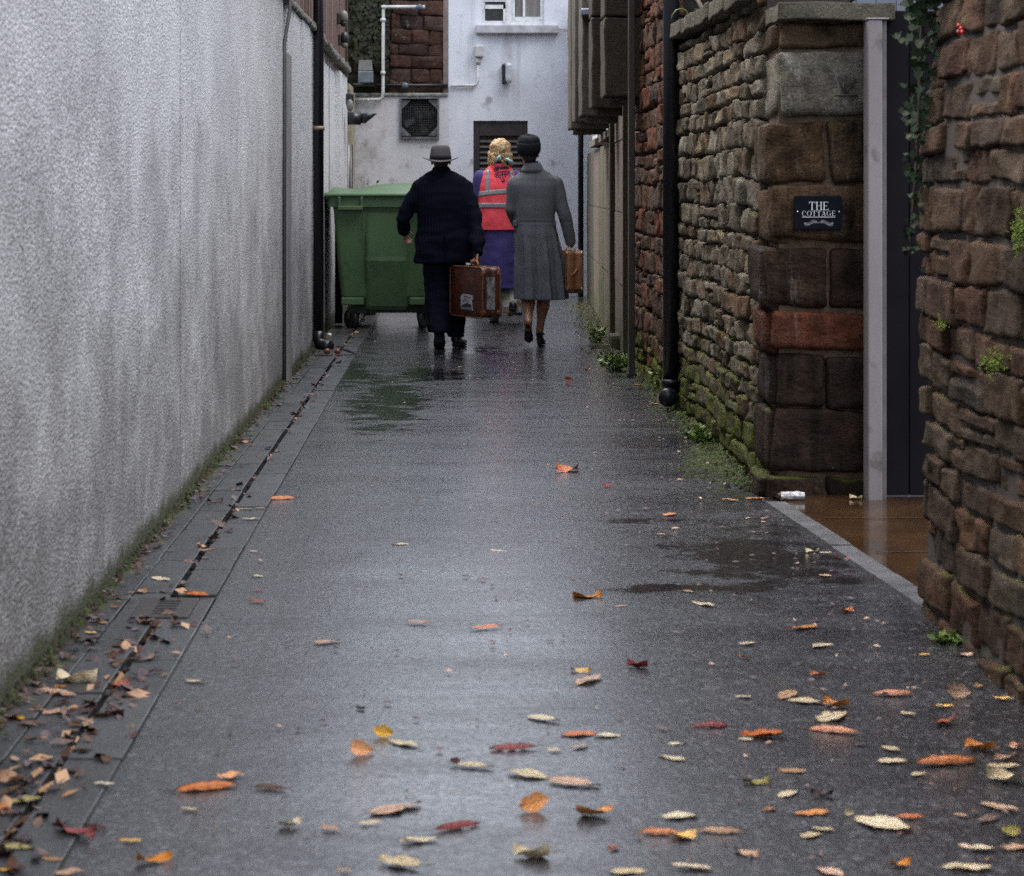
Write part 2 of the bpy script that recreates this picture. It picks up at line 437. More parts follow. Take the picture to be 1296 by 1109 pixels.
tag(mb.build('grit', [LM['plum'], LM['brown'], LM['pink']]), 'fine grit, twigs and leaf crumbs scattered over the wet asphalt', 'grit', kind='stuff')

# courtyard on the right: kerb stone and wet brown paving
K0 = Vector((1.385, 9.02)); K1 = Vector((1.545, 6.72))
kd = (K1 - K0).normalized(); kn = Vector((-kd.y, kd.x))
if kn.x < 0: kn = -kn
t = NT('courtyard_paving')
c = t.mix(t.rng(t.noise(3, 5), .35, .65), (.046, .024, .011), (.024, .013, .007))
nb = t.bump(t.noise(16, 4), .10, .004)
M_COURT = t.fin(c, t.rng(t.noise(4, 4, off=3), .35, .65, .06, .2), nb)
M_GROUT = simple('paving_joint', (.03, .02, .012), rough=.4)
def strip(mb, a, b, n0, n1, z0, z1, mi=0):
    p = [a + kn * n0, b + kn * n0, b + kn * n1, a + kn * n1]
    vs = [(q.x, q.y, z) for z in (z0, z1) for q in p]
    mb.add(vs, [(3, 2, 1, 0), (4, 5, 6, 7), (0, 1, 5, 4), (1, 2, 6, 5), (2, 3, 7, 6), (3, 0, 4, 7)], mi)
mb = MB()
ys = [9.02, 8.42, 7.9, 7.3, 6.72]
for i in range(4):
    f0 = (9.02 - ys[i]) / 2.3; f1 = (9.02 - ys[i + 1] - .012) / 2.3
    strip(mb, K0.lerp(K1, f0), K0.lerp(K1, f1), 0, .085, -.09, .010 + .003 * (i % 2))
mb.build('kerb', simple('kerb_stone', (.085, .085, .09), (.05, .05, .05), .4, 9, bs=.4))['kind'] = 'structure'
mb = MB()
mb.add([(1.39, 9.6, .009), (1.47, 9.0, .009), (1.635, 6.65, .009), (5.5, 6.65, .009), (5.5, 9.6, .009)], [(0, 1, 2, 3, 4)], 0)
for yy in (8.55, 7.75, 7.05): mb.add([(1.52 + (9 - yy) * .07, yy, .0135), (5.4, yy, .0135), (5.4, yy + .012, .0135), (1.52 + (9 - yy) * .07, yy + .012, .0135)], [(0, 1, 2, 3)], 1)
mb.build('courtyard_paving', [M_COURT, M_GROUT])['kind'] = 'structure'

# ================================================================== white wall on the left
def roughcast(name, bright, grime):
    t = NT(name); x, y, z = t.xyz()
    peb = t.noise(120, 5, (1, .5, 1), rough=.75); vo = t.voro(85, (1, .42, 1))
    c = t.mix(t.rng(peb, .40, .56), tuple(q * .33 for q in bright), bright)
    c = t.mix(t.rng(t.noise(110, 4, (1, .42, 1), off=4), .52, .68, 0, .6), c, tuple(q * .30 for q in bright))
    big = t.rng(t.noise(1.1, 6, rough=.62, off=2), .38, .66, 0, grime)
    c = t.mix(big, c, t.mix(t.rng(peb, .42, .58), (.10, .095, .10), (.30, .295, .30)))
    run = t.rng(t.noise(2.4, 6, (1, 1, .07), rough=.7, off=6), .60, .78, 0, grime * .2)
    c = t.mix(run, c, (.21, .19, .165))
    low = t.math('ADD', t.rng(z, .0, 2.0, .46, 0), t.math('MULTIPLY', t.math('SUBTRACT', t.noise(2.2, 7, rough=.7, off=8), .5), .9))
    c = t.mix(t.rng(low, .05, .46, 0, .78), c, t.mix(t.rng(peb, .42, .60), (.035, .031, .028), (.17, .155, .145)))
    a = t.math('ADD', t.rng(z, .01, .19, .36, -.28), t.math('MULTIPLY', t.math('SUBTRACT', t.noise(5, 7, rough=.7, off=9), .5), .6))
    c = t.mix(t.rng(a, .04, .24, 0, .93), c, t.mix(t.noise(25), (.018, .022, .008), (.060, .068, .020)))
    # stain beneath the joint
    j = t.math('ABSOLUTE', t.math('ADD', t.math('SUBTRACT', y, 9.08), t.math('MULTIPLY', t.math('SUBTRACT', t.noise(6, off=2), .5), .04)))
    c = t.mix(t.math('MULTIPLY', t.rng(j, .028, .065, .97, 0), t.rng(t.noise(2, 5, off=3), .3, .6, .7, 1)), c, (.030, .028, .018))
    for (yy, wd, k) in ((10.9, .22, .38), (13.4, .30, .5), (14.3, .25, .6), (12.3, .18, .35)):
        j2 = t.math('ABSOLUTE', t.math('ADD', t.math('SUBTRACT', y, yy), t.math('MULTIPLY', t.math('SUBTRACT', t.noise(1.5, off=yy), .5), .3)))
        c = t.mix(t.math('MULTIPLY', t.rng(j2, 0, wd, k * grime * .7, 0), t.rng(t.noise(3, 5, (1, 1, .3), off=yy), .35, .65)), c, (.15, .13, .10))
    nb = t.bump(t.math('ADD', peb, t.math('MULTIPLY', vo, .8)), 1.0, .0045)
    return t.fin(c, .85, nb)
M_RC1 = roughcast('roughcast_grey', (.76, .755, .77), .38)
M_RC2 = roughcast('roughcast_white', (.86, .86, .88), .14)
M_LEAD = simple('weathered_board', (.26, .25, .25), (.17, .16, .16), .6, 6, (1, 1, .2), bs=.3)
WT = 2.735
W = empty('roughcast_wall', (WX, 12, 0))
def wallbox(mb, x0, x1, y0, y1, z0, z1, n=18, m=40):      # front face slightly uneven
    vs = []; fs = []
    for j in range(m + 1):
        for i in range(n + 1):
            y = y0 + (y1 - y0) * j / m; z = z0 + (z1 - z0) * i / n
            e = 1 if 0 < i < n and 0 < j < m else 0
            vs.append((x1 + e * .008 * noise.noise((0, y * .8, z * 1.1)), y, z))
    for j in range(m):
        for i in range(n): a = j * (n + 1) + i; fs.append((a, a + 1, a + n + 2, a + n + 1))
    mb.add(vs, fs, 0, True)
    c = [(x0, y0, z0), (x0, y1, z0), (x0, y1, z1), (x0, y0, z1), (x1, y0, z0), (x1, y1, z0), (x1, y1, z1), (x1, y0, z1)]
    mb.add(c, [(0, 1, 2, 3), (0, 4, 5, 1), (3, 2, 6, 7), (0, 3, 7, 4), (1, 5, 6, 2)])
mb = MB(); wallbox(mb, WX - .3, WX, -1.0, 9.074, -.1, WT); wallbox(mb, WX - .3, WX + .002, 9.086, 14.66, -.1, WT)
mb.box(WX - .29, WX - .015, 9.07, 9.09, -.1, WT - .01)
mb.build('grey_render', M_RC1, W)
mb = MB(); wallbox(mb, WX - .3, WX + .006, 15.02, 16.35, -.1, WT); wallbox(mb, WX - .3, WX + .022, 16.35, 17.2, -.1, WT)
wallbox(mb, WX - .3, WX + .004, 17.2, 18.6, -.1, WT); wallbox(mb, WX - .3, WX - .048, 18.6, 22.1, -.1, WT); wallbox(mb, WX - .3, WX + .01, 22.1, 22.45, -.1, WT - .08); wallbox(mb, WX - .3, WX - .015, 22.45, 24.1, -.1, WT - .05)
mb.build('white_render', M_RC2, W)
mb = MB(); mb.box(WX - .2, WX + .035, 14.66, 15.02, -.02, 2.36, bev=.006); mb.build('cover_board', M_LEAD, W)
mb = MB(); mb.tube([(WX + .015, 14.60, .0), (WX + .015, 14.60, 2.42), (WX + .05, 14.66, 2.66), (WX + .05, 14.68, 3.0)], .013, 8)
mb.build('conduit', simple('dull_conduit', (.10, .10, .105), rough=.5), W)
mb = MB(); rng = random.Random(3); y = -1
while y < 24.0:
    L = rng.uniform(.16, .34)
    o = rng.uniform(.02, .055)
    mb.box(WX - .32, WX + o, y, y + L - .01, WT + rng.uniform(-.002, .012), WT + rng.uniform(.045, .075), bev=.014); y += L
mb.build('coping', simple('mossy_tile', (.24, .23, .21), (.09, .085, .07), .7, 12, bs=.6, dirt=(9, (.05, .055, .02), .55, .65)), W)
tag(W, 'tall roughcast rendered wall, grey near and whitewashed farther off, with mossy foot', 'wall')
# quoin of the end of the wall: beige strip and dark slim pipe are on the gap beyond it
# timber clad building above the wall
B = empty('timber_clad_building', (-3.2, 16, 0))
M_TIM = simple('brown_timber', (.135, .072, .052), (.085, .045, .034), .65, 7, (1, 1, .12), bs=.4, bscale=50)
M_TIMD = simple('dark_timber', (.025, .016, .013), rough=.7)
mb = MB(); mb.box(-5.5, WX - .075, 6.0, 24.3, WT - .2, 4.6, mi=1); yy = 6.02; rng = random.Random(2)
while yy < 24.25:
    mb.box(WX - .08, WX - .045 + rng.uniform(-.006, .006), yy, yy + .135, WT - .1, 4.6, bev=.006); yy += .175
mb.build('cladding', [M_TIM, M_TIMD], B)
mb = MB(); mb.box(WX - .12, WX - .02, 24.24, 24.4, WT - .05, 4.6, bev=.01); mb.build('corner_board', M_TIMD, B)
mb = MB(); mb.box(-5.7, WX + .05, 5.8, 24.6, 4.6, 4.75); mb.build('roof', simple('roof_felt', (.05, .05, .055)), B)
mb = MB(); mb.box(-5.5, WX - .32, 6.0, 24.28, -.1, WT - .19); mb.build('base', M_TIMD, B)
tag(B, 'brown timber clad building with vertical battens above the white wall', 'building')
# little lamps on the cladding
M_BLKP = simple('black_plastic', (.012, .012, .013), (.02, .02, .022), .35, 12)
M_LAMPG = simple('lamp_glass', (.20, .19, .175), (.13, .125, .115), .4, 10)
def wall_lamp(px, py, d, shade_dark):
    p = Vector((WX - .03, d, hz(py, d))); t = empty('wall_lamp', p)
    mb = MB(); mb.box(p.x - .02, p.x + .02, p.y - .05, p.y + .05, p.z - .05, p.z + .07, bev=.01); mb.tube([p + Vector((.0, 0, .03)), p + Vector((.05, 0, .05))], .014, 8)
    mb.build('bracket', M_BLKP, t)
    mb = MB(); c = p + Vector((.055, 0, 0))
    mb.rings([[c + Vector((r * math.cos(a * PI / 8), r * math.sin(a * PI / 8), z)) for a in range(16)] for (r, z) in ((.035, -.02), (.048, .0), (.048, .05), (.038, .085), (.015, .10))])
    mb.build('shade', M_BLKP if shade_dark else M_LAMPG, t)
    mb = MB(); mb.ell(c - Vector((0, 0, .04)), (.035, .035, .04)); mb.build('globe', M_LAMPG if shade_dark else M_BLKP, t)
    return t
d = 22.5
tag(wall_lamp(426, 25, d, False), 'upper lamp with pale dome on the brown timber cladding', 'wall lamp', 'lamps on the timber cladding')
tag(wall_lamp(427, 52, d + .2, True), 'lower lamp with black hood on the brown timber cladding', 'wall lamp', 'lamps on the timber cladding')
# small alarm bell / sensor near end of the wall
p = Vector((WX + .05, 23.0, hz(128, 23.0)))
t = empty('wall_sensor', p)
mb = MB(); mb.ell(p + Vector((.02, 0, -.05)), (.04, .04, .07)); mb.build('housing', M_LAMPG, t)
mb = MB(); mb.box(p.x - .03, p.x + .06, p.y + .04, p.y + .08, p.z - .05, p.z + .09, bev=.02); mb.build('backplate', M_BLKP, t)
tag(t, 'small pale sensor with black backplate near the far end of the white wall', 'sensor')
# flue cowl
p = Vector((WX + .02, 23.5, hz(150, 23.5))); t = empty('flue_cowl', p)
mb = MB(); mb.tube([p, p + Vector((.15, 0, 0))], .075, 18); mb.build('collar', M_BLKP, t)
mb = MB(); mb.rings([[p + Vector((.15 + (.0 if k == 0 else .12 + .07 * math.sin(a * PI / 9)), .058 * math.cos(a * PI / 9), .058 * math.sin(a * PI / 9))) for a in range(18)] for k in (0, 1)])
mb.build('slanted_outlet', M_BLKP, t)
tag(t, 'black flue pipe with slanted outlet sticking out of the white wall end', 'flue')

# ------------------------------------------------------------------ downpipes
M_PIPE = simple('black_pipe_paint', (.004, .0045, .008), (.008, .008, .012), .34, 5, (1, 1, .3), bs=.15, bscale=30, dirt=(60, (.25, .25, .25), .74, .78))
def downpipe(px, d, x, rad, top, label, side, clip_z, clip_mat, foot):
    p = Vector((x, d, 0)); t = empty('downpipe', p)
    mb = MB(); mb.tube([(x, d, foot + .10), (x, d, top)], rad, 18)
    mb.build('pipe', M_PIPE, t)
    mb = MB()
    if side < 0:
        mb.tube([(x, d, foot + .16), (x, d, foot + .09), (x + .02, d - .02, foot + .045), (x + .06, d - .05, foot + .028), (x + .105, d - .09, foot + .03)], rad * 1.12, 16)
    else:
        mb.tube([(x, d, foot + .16), (x, d, foot + .10), (x - .012, d - .03, foot + .075), (x - .03, d - .09, foot + .07), (x - .035, d - .12, foot + .065)], rad * 1.08, 16)
    mb.build('shoe', M_PIPE, t)
    for z in clip_z:
        mb = MB(); mb.tube([(x, d, z), (x, d, z + .035)], rad * 1.18, 18); mb.box(*sorted((x, x + side * .14)), d - .012, d + .012, z + .004, z + .03)
        mb.build('clip', clip_mat, t)
    tag(t, label, 'downpipe', 'black downpipes')
    return t
dL = 17.75
downpipe(394, dL, WX + .055, .046, 6.0, 'black downpipe on the white wall just before the green bin', -1, (hz(165, dL),), simple('rusty_clip', (.30, .22, .14), (.15, .08, .04), .5), .0)
dR = 12.86
downpipe(856, dR, 1.382, .052, 6.0, 'black downpipe on the stone wall with a collar and pale shoe above the moss', 1, (hz(487, dR), 3.2), M_PIPE, .02)
mb = MB(); x_ = hx(412.5, 20.9)
mb.tube([(WX + .06, 20.9, .02), (WX + .06, 20.9, 1.28)], .04, 12)
t = empty('pipe_stub', (WX + .06, 20.9, 0)); mb.build('pipe', M_PIPE, t); mb = MB(); mb.tube([(WX + .06, 20.9, 1.27), (WX + .06, 20.9, 1.34)], .05, 12); mb.build('collar', M_PIPE, t)
tag(t, 'short black pipe stub squeezed between the white wall and the green bin', 'pipe')
mb = MB(); mb.tube([(hx(443.5, 25.2), 25.2, .02), (hx(443.5, 25.2), 25.2, hz(183, 25.2))], .03, 12)
tag(mb.build('slim_pipe', M_PIPE), 'slim black pipe standing in the gap behind the end of the white wall', 'pipe')
# ================================================================== rubble walls
def course_blocks(rng, L, Ht, ch, ln, split=.3):
    out = []; v = 0
    while v < Ht:
        h = rng.uniform(*ch); u = -rng.random() * ln[0]
        if v + h > Ht - ch[0] * .5: h = Ht - v
        while u < L:
            l = rng.uniform(*ln)
            u1 = min(u + l, L); u0 = max(u, 0)
            if L - u1 < ln[0] * .35: u1 = L; l = 9
            if u1 - u0 > .04:
                if rng.random() < split and h > .10:
                    k = rng.uniform(.35, .65); out += [(u0, u1, v, v + h * k), (u0, u1, v + h * k, v + h)]
                else: out.append((u0, u1, v, v + h))
            u += l
        v += h
    return out
def add_stone(mb, P, b, seed, D=.035, gap=.008, nu=9, nv=7, rnd=.03, off=0., rough=.012, freq=7, mi=0, jit=1.0):
    u0, u1, v0, v1 = b; rs = random.Random(seed)
    o = off + rs.uniform(-.015, .011) * jit; cf = rs.uniform(5, 9); tu = rs.uniform(-.02, .02); tv = rs.uniform(-.03, .03)
    u0 += gap; u1 -= gap; v0 += gap; v1 -= gap
    if u1 - u0 < .02 or v1 - v0 < .02: return
    r = min(rnd, (u1 - u0) * .3, (v1 - v0) * .38)
    ju = [rs.uniform(-1, 1) * min(.02, (u1 - u0) * .08) for _ in range(4)]; jv = [rs.uniform(-1, 1) * min(.020, (v1 - v0) * .15) * jit for _ in range(4)]
    vs = []; fs = []
    def pos(n, a, b_):
        e = min(r * .35 / max(b_ - a, 1e-6), .2)
        return [0, e, e * 2.8] + [e * 2.8 + (1 - e * 5.6) * k / (n - 4) for k in range(1, n - 4)] + [1 - e * 2.8, 1 - e, 1]
    su = pos(nu, u0, u1); sv = pos(nv, v0, v1)
    NU, NV = len(su), len(sv)
    for j, t in enumerate(sv):
        for i, s in enumerate(su):
            u = u0 + (u1 - u0) * s; v = v0 + (v1 - v0) * t
            u += ju[0] * (1 - s) * (1 - t) + ju[1] * s * (1 - t) + ju[2] * s * t + ju[3] * (1 - s) * t
            v += jv[0] * (1 - s) * (1 - t) + jv[1] * s * (1 - t) + jv[2] * s * t + jv[3] * (1 - s) * t
            eu = min(s, 1 - s) * (u1 - u0) / r; ev = min(t, 1 - t) * (v1 - v0) / r
            q = 0
            if eu < 1: q += (1 - eu) ** 2
            if ev < 1: q += (1 - ev) ** 2
            d = D * (1 - min(q, 1.25) * .95)
            ch = noise.noise(Vector((u * cf + seed, v * cf, seed * .77)), noise_basis='VORONOI_F2F1'); d -= min(.5, ch) * rough * 1.1 - rough * .3
            # rounded outline at corners
            if eu < .6 and ev < .6:
                u += (.5 - s) * 2 * r * .28 * (1 - ev); v += (.5 - t) * 2 * r * .28 * (1 - eu)
            n3 = noise.noise(Vector((u * freq, v * freq, seed * 1.37)))
            n4 = noise.noise(Vector((u * freq * 3, v * freq * 3, seed * 2.1)))
            d += rough * n3 + rough * .4 * n4 + o * (1 if q < 1 else .4) + tu * (s - .5) * (u1 - u0) + tv * (t - .5) * (v1 - v0)
            wu = noise.noise(Vector((u * 1.3, v * 1.3, 5.1))) * .03 * jit + noise.noise(Vector((u * 9, v * 9, 9.1 + seed))) * .010
            wv = noise.noise(Vector((u * 1.1, v * 1.6, 8.7))) * .028 * jit + noise.noise(Vector((u * 9, v * 9, 2.1 + seed))) * .009
            vs.append(P(u + wu, v + wv, d))
    ring = [i for i in range(NU)] + [j * NU + NU - 1 for j in range(1, NV)] + [(NV - 1) * NU + i for i in range(NU - 2, -1, -1)] + [j * NU for j in range(NV - 2, 0, -1)]
    for j in range(NV - 1):
        for i in range(NU - 1): a = j * NU + i; fs.append((a, a + 1, a + NU + 1, a + NU))
    mb.add(vs, fs, mi, True)
    base = len(mb.v) - len(vs)
    # skirt back into the wall
    c0 = len(mb.v)
    nrm = P(0, 0, 1) - P(0, 0, 0)
    mb.v += [mb.v[base + k] - nrm * .05 for k in ring]
    n = len(ring)
    for k in range(n):
        k2 = (k + 1) % n
        mb.f.append((base + ring[k2], base + ring[k], c0 + k, c0 + k2)); mb.m.append(mi); mb.sm.append(True)

def mortar(name, c, moss):
    t = NT(name); z = t.xyz()[2]
    cc = t.mix(t.rng(t.noise(8, 6), .4, .65), c, tuple(q * .45 for q in c))
    cc = t.mix(t.rng(t.math('ADD', t.noise(4, 6, rough=.7, off=3), t.rng(z, 0, .8, .25, 0)), .62 - moss * .1, .75 - moss * .1), cc, (.03, .042, .010))
    return t.fin(cc, .85, t.bump(t.noise(60, 5), .8, .01))
M_MORT = mortar('mortar_dark', (.020, .012, .008), -1.2)
M_MORT2 = mortar('mortar_grey', (.022, .016, .012), .6)

RX = 1.458
# --- near brown wall
NX = 1.537
M_ST1 = stone_mat('brown_sandstone', [(.074, .042, .024), (.050, .032, .021), (.094, .049, .027), (.062, .044, .029), (.080, .037, .022), (.036, .026, .019), (.090, .058, .036), (.062, .052, .040)], moss=.44, lichen=.12, low_moss=.10, wet=.6, stain=.85)
N = empty('brown_stone_wall', (NX + .3, 4.5, 0))
mb = MB()
y_end = 6.77
def Pn(u, v, d):                   # u runs from the end of the wall towards the camera, leaning a little
    return Vector((NX + .10 * max(0, v - .9) ** 1.3 * .55 + .02 * math.sin(v * 3) - d + .03, y_end - u, v - .06))
for i, b in enumerate(course_blocks(random.Random(21), 5.2, 3.0, (.085, .155), (.16, .42), .10)):
    add_stone(mb, Pn, b, 100 + i, D=.020, gap=.0035, nu=16 if b[0] < 2.0 else 8, nv=13 if b[0] < 2.0 else 7, rnd=.011, rough=.011, freq=9, jit=.85)
def Pe(u, v, d): return Vector((NX + .10 * max(0, v - .9) ** 1.3 * .55 + .03 + u, y_end + d - .04, v - .06))
for i, b in enumerate(course_blocks(random.Random(22), .55, 3.0, (.10, .2), (.22, .4), .2)):
    add_stone(mb, Pe, b, 400 + i, D=.04, rnd=.035)
mb.build('stonework', M_ST1, N)
mb = MB()
zs = [k * .1 - .1 for k in range(31)]
ring = lambda z: [Vector((NX + .10 * max(0, z + .06 - .9) ** 1.3 * .55 + .02 * math.sin(z * 3) + .019, y, z)) for y in (1.5, y_end - .03)]
vs = []; fs = []
for z in zs:
    a, b = ring(z); vs += [a, b, b + Vector((.5, 0, 0)), a + Vector((.5, 0, 0))]
for k in range(len(zs) - 1):
    for i in range(4):
        j = (i + 1) % 4; fs.append((k * 4 + i, k * 4 + j, k * 4 + 4 + j, k * 4 + 4 + i))
mb.add(vs, fs, 0, True); mb.build('mortar', M_MORT, N)
tag(N, 'rough brown sandstone wall with ivy on its corner, beside the open gateway', 'wall')

# --- cottage garden wall: grey-green rubble running back from the pier
M_ST2 = stone_mat('grey_rubble', [(.12, .10, .072), (.18, .165, .13), (.075, .058, .036), (.24, .215, .165), (.12, .068, .038), (.135, .115, .082), (.055, .042, .026), (.22, .17, .11)], moss=.66, lichen=.34, low_moss=.42, scale=1.3, wet=.55, stain=.75)
G = empty('garden_wall', (RX + .2, 11, 0))
mb = MB(); y0g = 9.55; y1g = 13.0
def Pg(u, v, d): return Vector((RX + .012 - d, y1g - u, v - .05))
for i, b in enumerate(course_blocks(random.Random(31), y1g - y0g, 2.33, (.075, .145), (.15, .42), .10)):
    add_stone(mb, Pg, b, 700 + i, D=.024, gap=.004, nu=11, nv=9, rnd=.011, rough=.017, freq=9)
mb.build('stonework', M_ST2, G)
mb = MB(); mb.box(RX + .015, RX + .40, y0g, y1g, -.1, 2.28); mb.build('mortar', M_MORT2, G)
M_COPE = stone_mat('coping_stone', [(.10, .088, .062), (.13, .118, .09), (.075, .068, .048)], moss=.62, lichen=.3, low_moss=0, scale=1.5)
mb = MB(); rng = random.Random(9); y = 9.0
ct = 2.27
for k, (a, b) in enumerate(((9.62, 10.25), (10.25, 10.9), (10.9, 11.5), (11.5, 12.2), (12.2, 13.0))):
    z = ct + .012 * k
    bm = bmesh.new(); bmesh.ops.create_cube(bm, size=1); bmesh.ops.subdivide_edges(bm, edges=list(bm.edges), cuts=5, use_grid_fill=True)
    for v in bm.verts:
        q = Vector((RX + .19 + v.co.x * .56, (a + b) / 2 + v.co.y * (b - a - .012), z + .04 + v.co.z * .085))
        nn = noise.noise_vector(q * 6); v.co = q + nn * .014
    mb.addbm(bm, 0, True); bm.free()
mb.build('coping', M_COPE, G)
tag(G, 'mossy grey rubble garden wall with stone coping between the pier and the downpipe', 'wall')

# --- gate pier of dressed blocks
PY = 9.2
M_ST3 = stone_mat('pier_stone', [(.085, .046, .022), (.062, .040, .021), (.10, .066, .036), (.082, .040, .020), (.072, .050, .028)], moss=.70, lichen=.2, low_moss=.1, scale=1.1, stain=.95, streak=.9)
M_ST3R = stone_mat('pier_red_stone', [(.115, .033, .016), (.10, .029, .015)], moss=.0, lichen=0, low_moss=0, stain=.8, streak=.5)
M_ST3D = stone_mat('pier_dark_stone', [(.026, .015, .011), (.036, .019, .012)], moss=.30, lichen=.12, low_moss=.20, stain=.8, wet=.5, streak=.8)
M_ST3G = stone_mat('pier_lichen_stone', [(.17, .15, .115), (.14, .125, .10)], moss=.40, lichen=.75, low_moss=0, stain=.9, streak=.35)
Pp = empty('gate_pier', (1.66, PY + .25, 0))
xa = hx(984, PY); xb = hx(1101, PY)
def Pf(u, v, d): return Vector((xa + u, PY + .03 - d, v))
rows = [  # (y_top, y_bottom, splits px, mat, left px)
 (28, 62, [], 0, 984), (65, 148, [], 3, 986), (152, 233, [1049], 0, 974), (235, 308, [], 0, 980), (312, 391, [1049], 2, 968),
 (394, 447, [], 1, 972), (449, 516, [1047], 2, 979), (518, 600, [], 2, 979), (603, 636, [1046], 2, 968)]
bmats = [M_ST3, M_ST3R, M_ST3D, M_ST3G]
mb = MB(); sd = 0
for (ya, yb, sp, mi, lp) in rows:
    xs = [lp] + sp + [1102.5]
    for k in range(len(xs) - 1):
        b = (hx(xs[k], PY) - xa, hx(xs[k + 1], PY) - xa, hz(yb, PY), hz(ya, PY)); sd += 1
        P2 = (lambda u, v, d: Vector((xa + u, PY + .03 - d, v)))
        add_stone(mb, P2, b, 900 + sd, D=.022, gap=.004 if not sp else .005, nu=16, nv=12, rnd=.016, rough=.011, freq=7, jit=.6, mi=mi)
    # return face towards the alley
    ln = .40
    x_l = hx(lp, PY)
    P3 = (lambda u, v, d, x_l=x_l: Vector((x_l + .025 - d, PY + .035 + (.42 - u) * 1.0, v)))
    add_stone(mb, P3, (.42 - ln, .42, hz(yb, PY), hz(ya, PY)), 950 + sd, D=.028, gap=.005, nu=9, nv=9, rnd=.016, rough=.011, jit=.6, mi=mi)
mb.build('quoin_blocks', bmats, Pp)
mb = MB(); mb.box(xa + .012, xb + .06, PY + .035, PY + .48, -.1, 2.2); mb.build('mortar', simple('sandy_mortar', (.12, .072, .040), (.05, .032, .020), .85, 14, bs=.8, bscale=50, bdist=.008), Pp)
bm = bmesh.new(); bmesh.ops.create_cube(bm, size=1); bmesh.ops.subdivide_edges(bm, edges=list(bm.edges), cuts=9, use_grid_fill=True)
zc0, zc1 = hz(27, PY), hz(6, PY)
for v in bm.verts:
    q = Vector(((xa - .005 + xb + .10) / 2 + v.co.x * (xb + .10 - xa + .005), PY + .22 + v.co.y * .58, (zc0 + zc1) / 2 + v.co.z * (zc1 - zc0)))
    v.co = q + noise.noise_vector(q * 6) * .014
mb = MB(); mb.addbm(bm, 0, True); bm.free(); mb.build('cap_stone', M_COPE, Pp)
# benchmark cut into the upper block
mb = MB(); yy = PY - .006
def cut(a, b, wd=.007):
    p = Vector((hx(a[0], PY), yy, hz(a[1], PY))); q = Vector((hx(b[0], PY), yy, hz(b[1], PY)))
    mb.tube([p, q], wd * .55, 6)
for a, b in (((1055, 121), (1085, 121)), ((1059, 98), (1070, 119)), ((1070, 97), (1070, 119)), ((1082, 99), (1071, 119))): cut(a, b)
mb.build('benchmark', simple('cut_mark', (.035, .028, .022), rough=.9), Pp)
tag(Pp, 'square sandstone gate pier of dressed blocks carrying the house sign', 'gate pier')

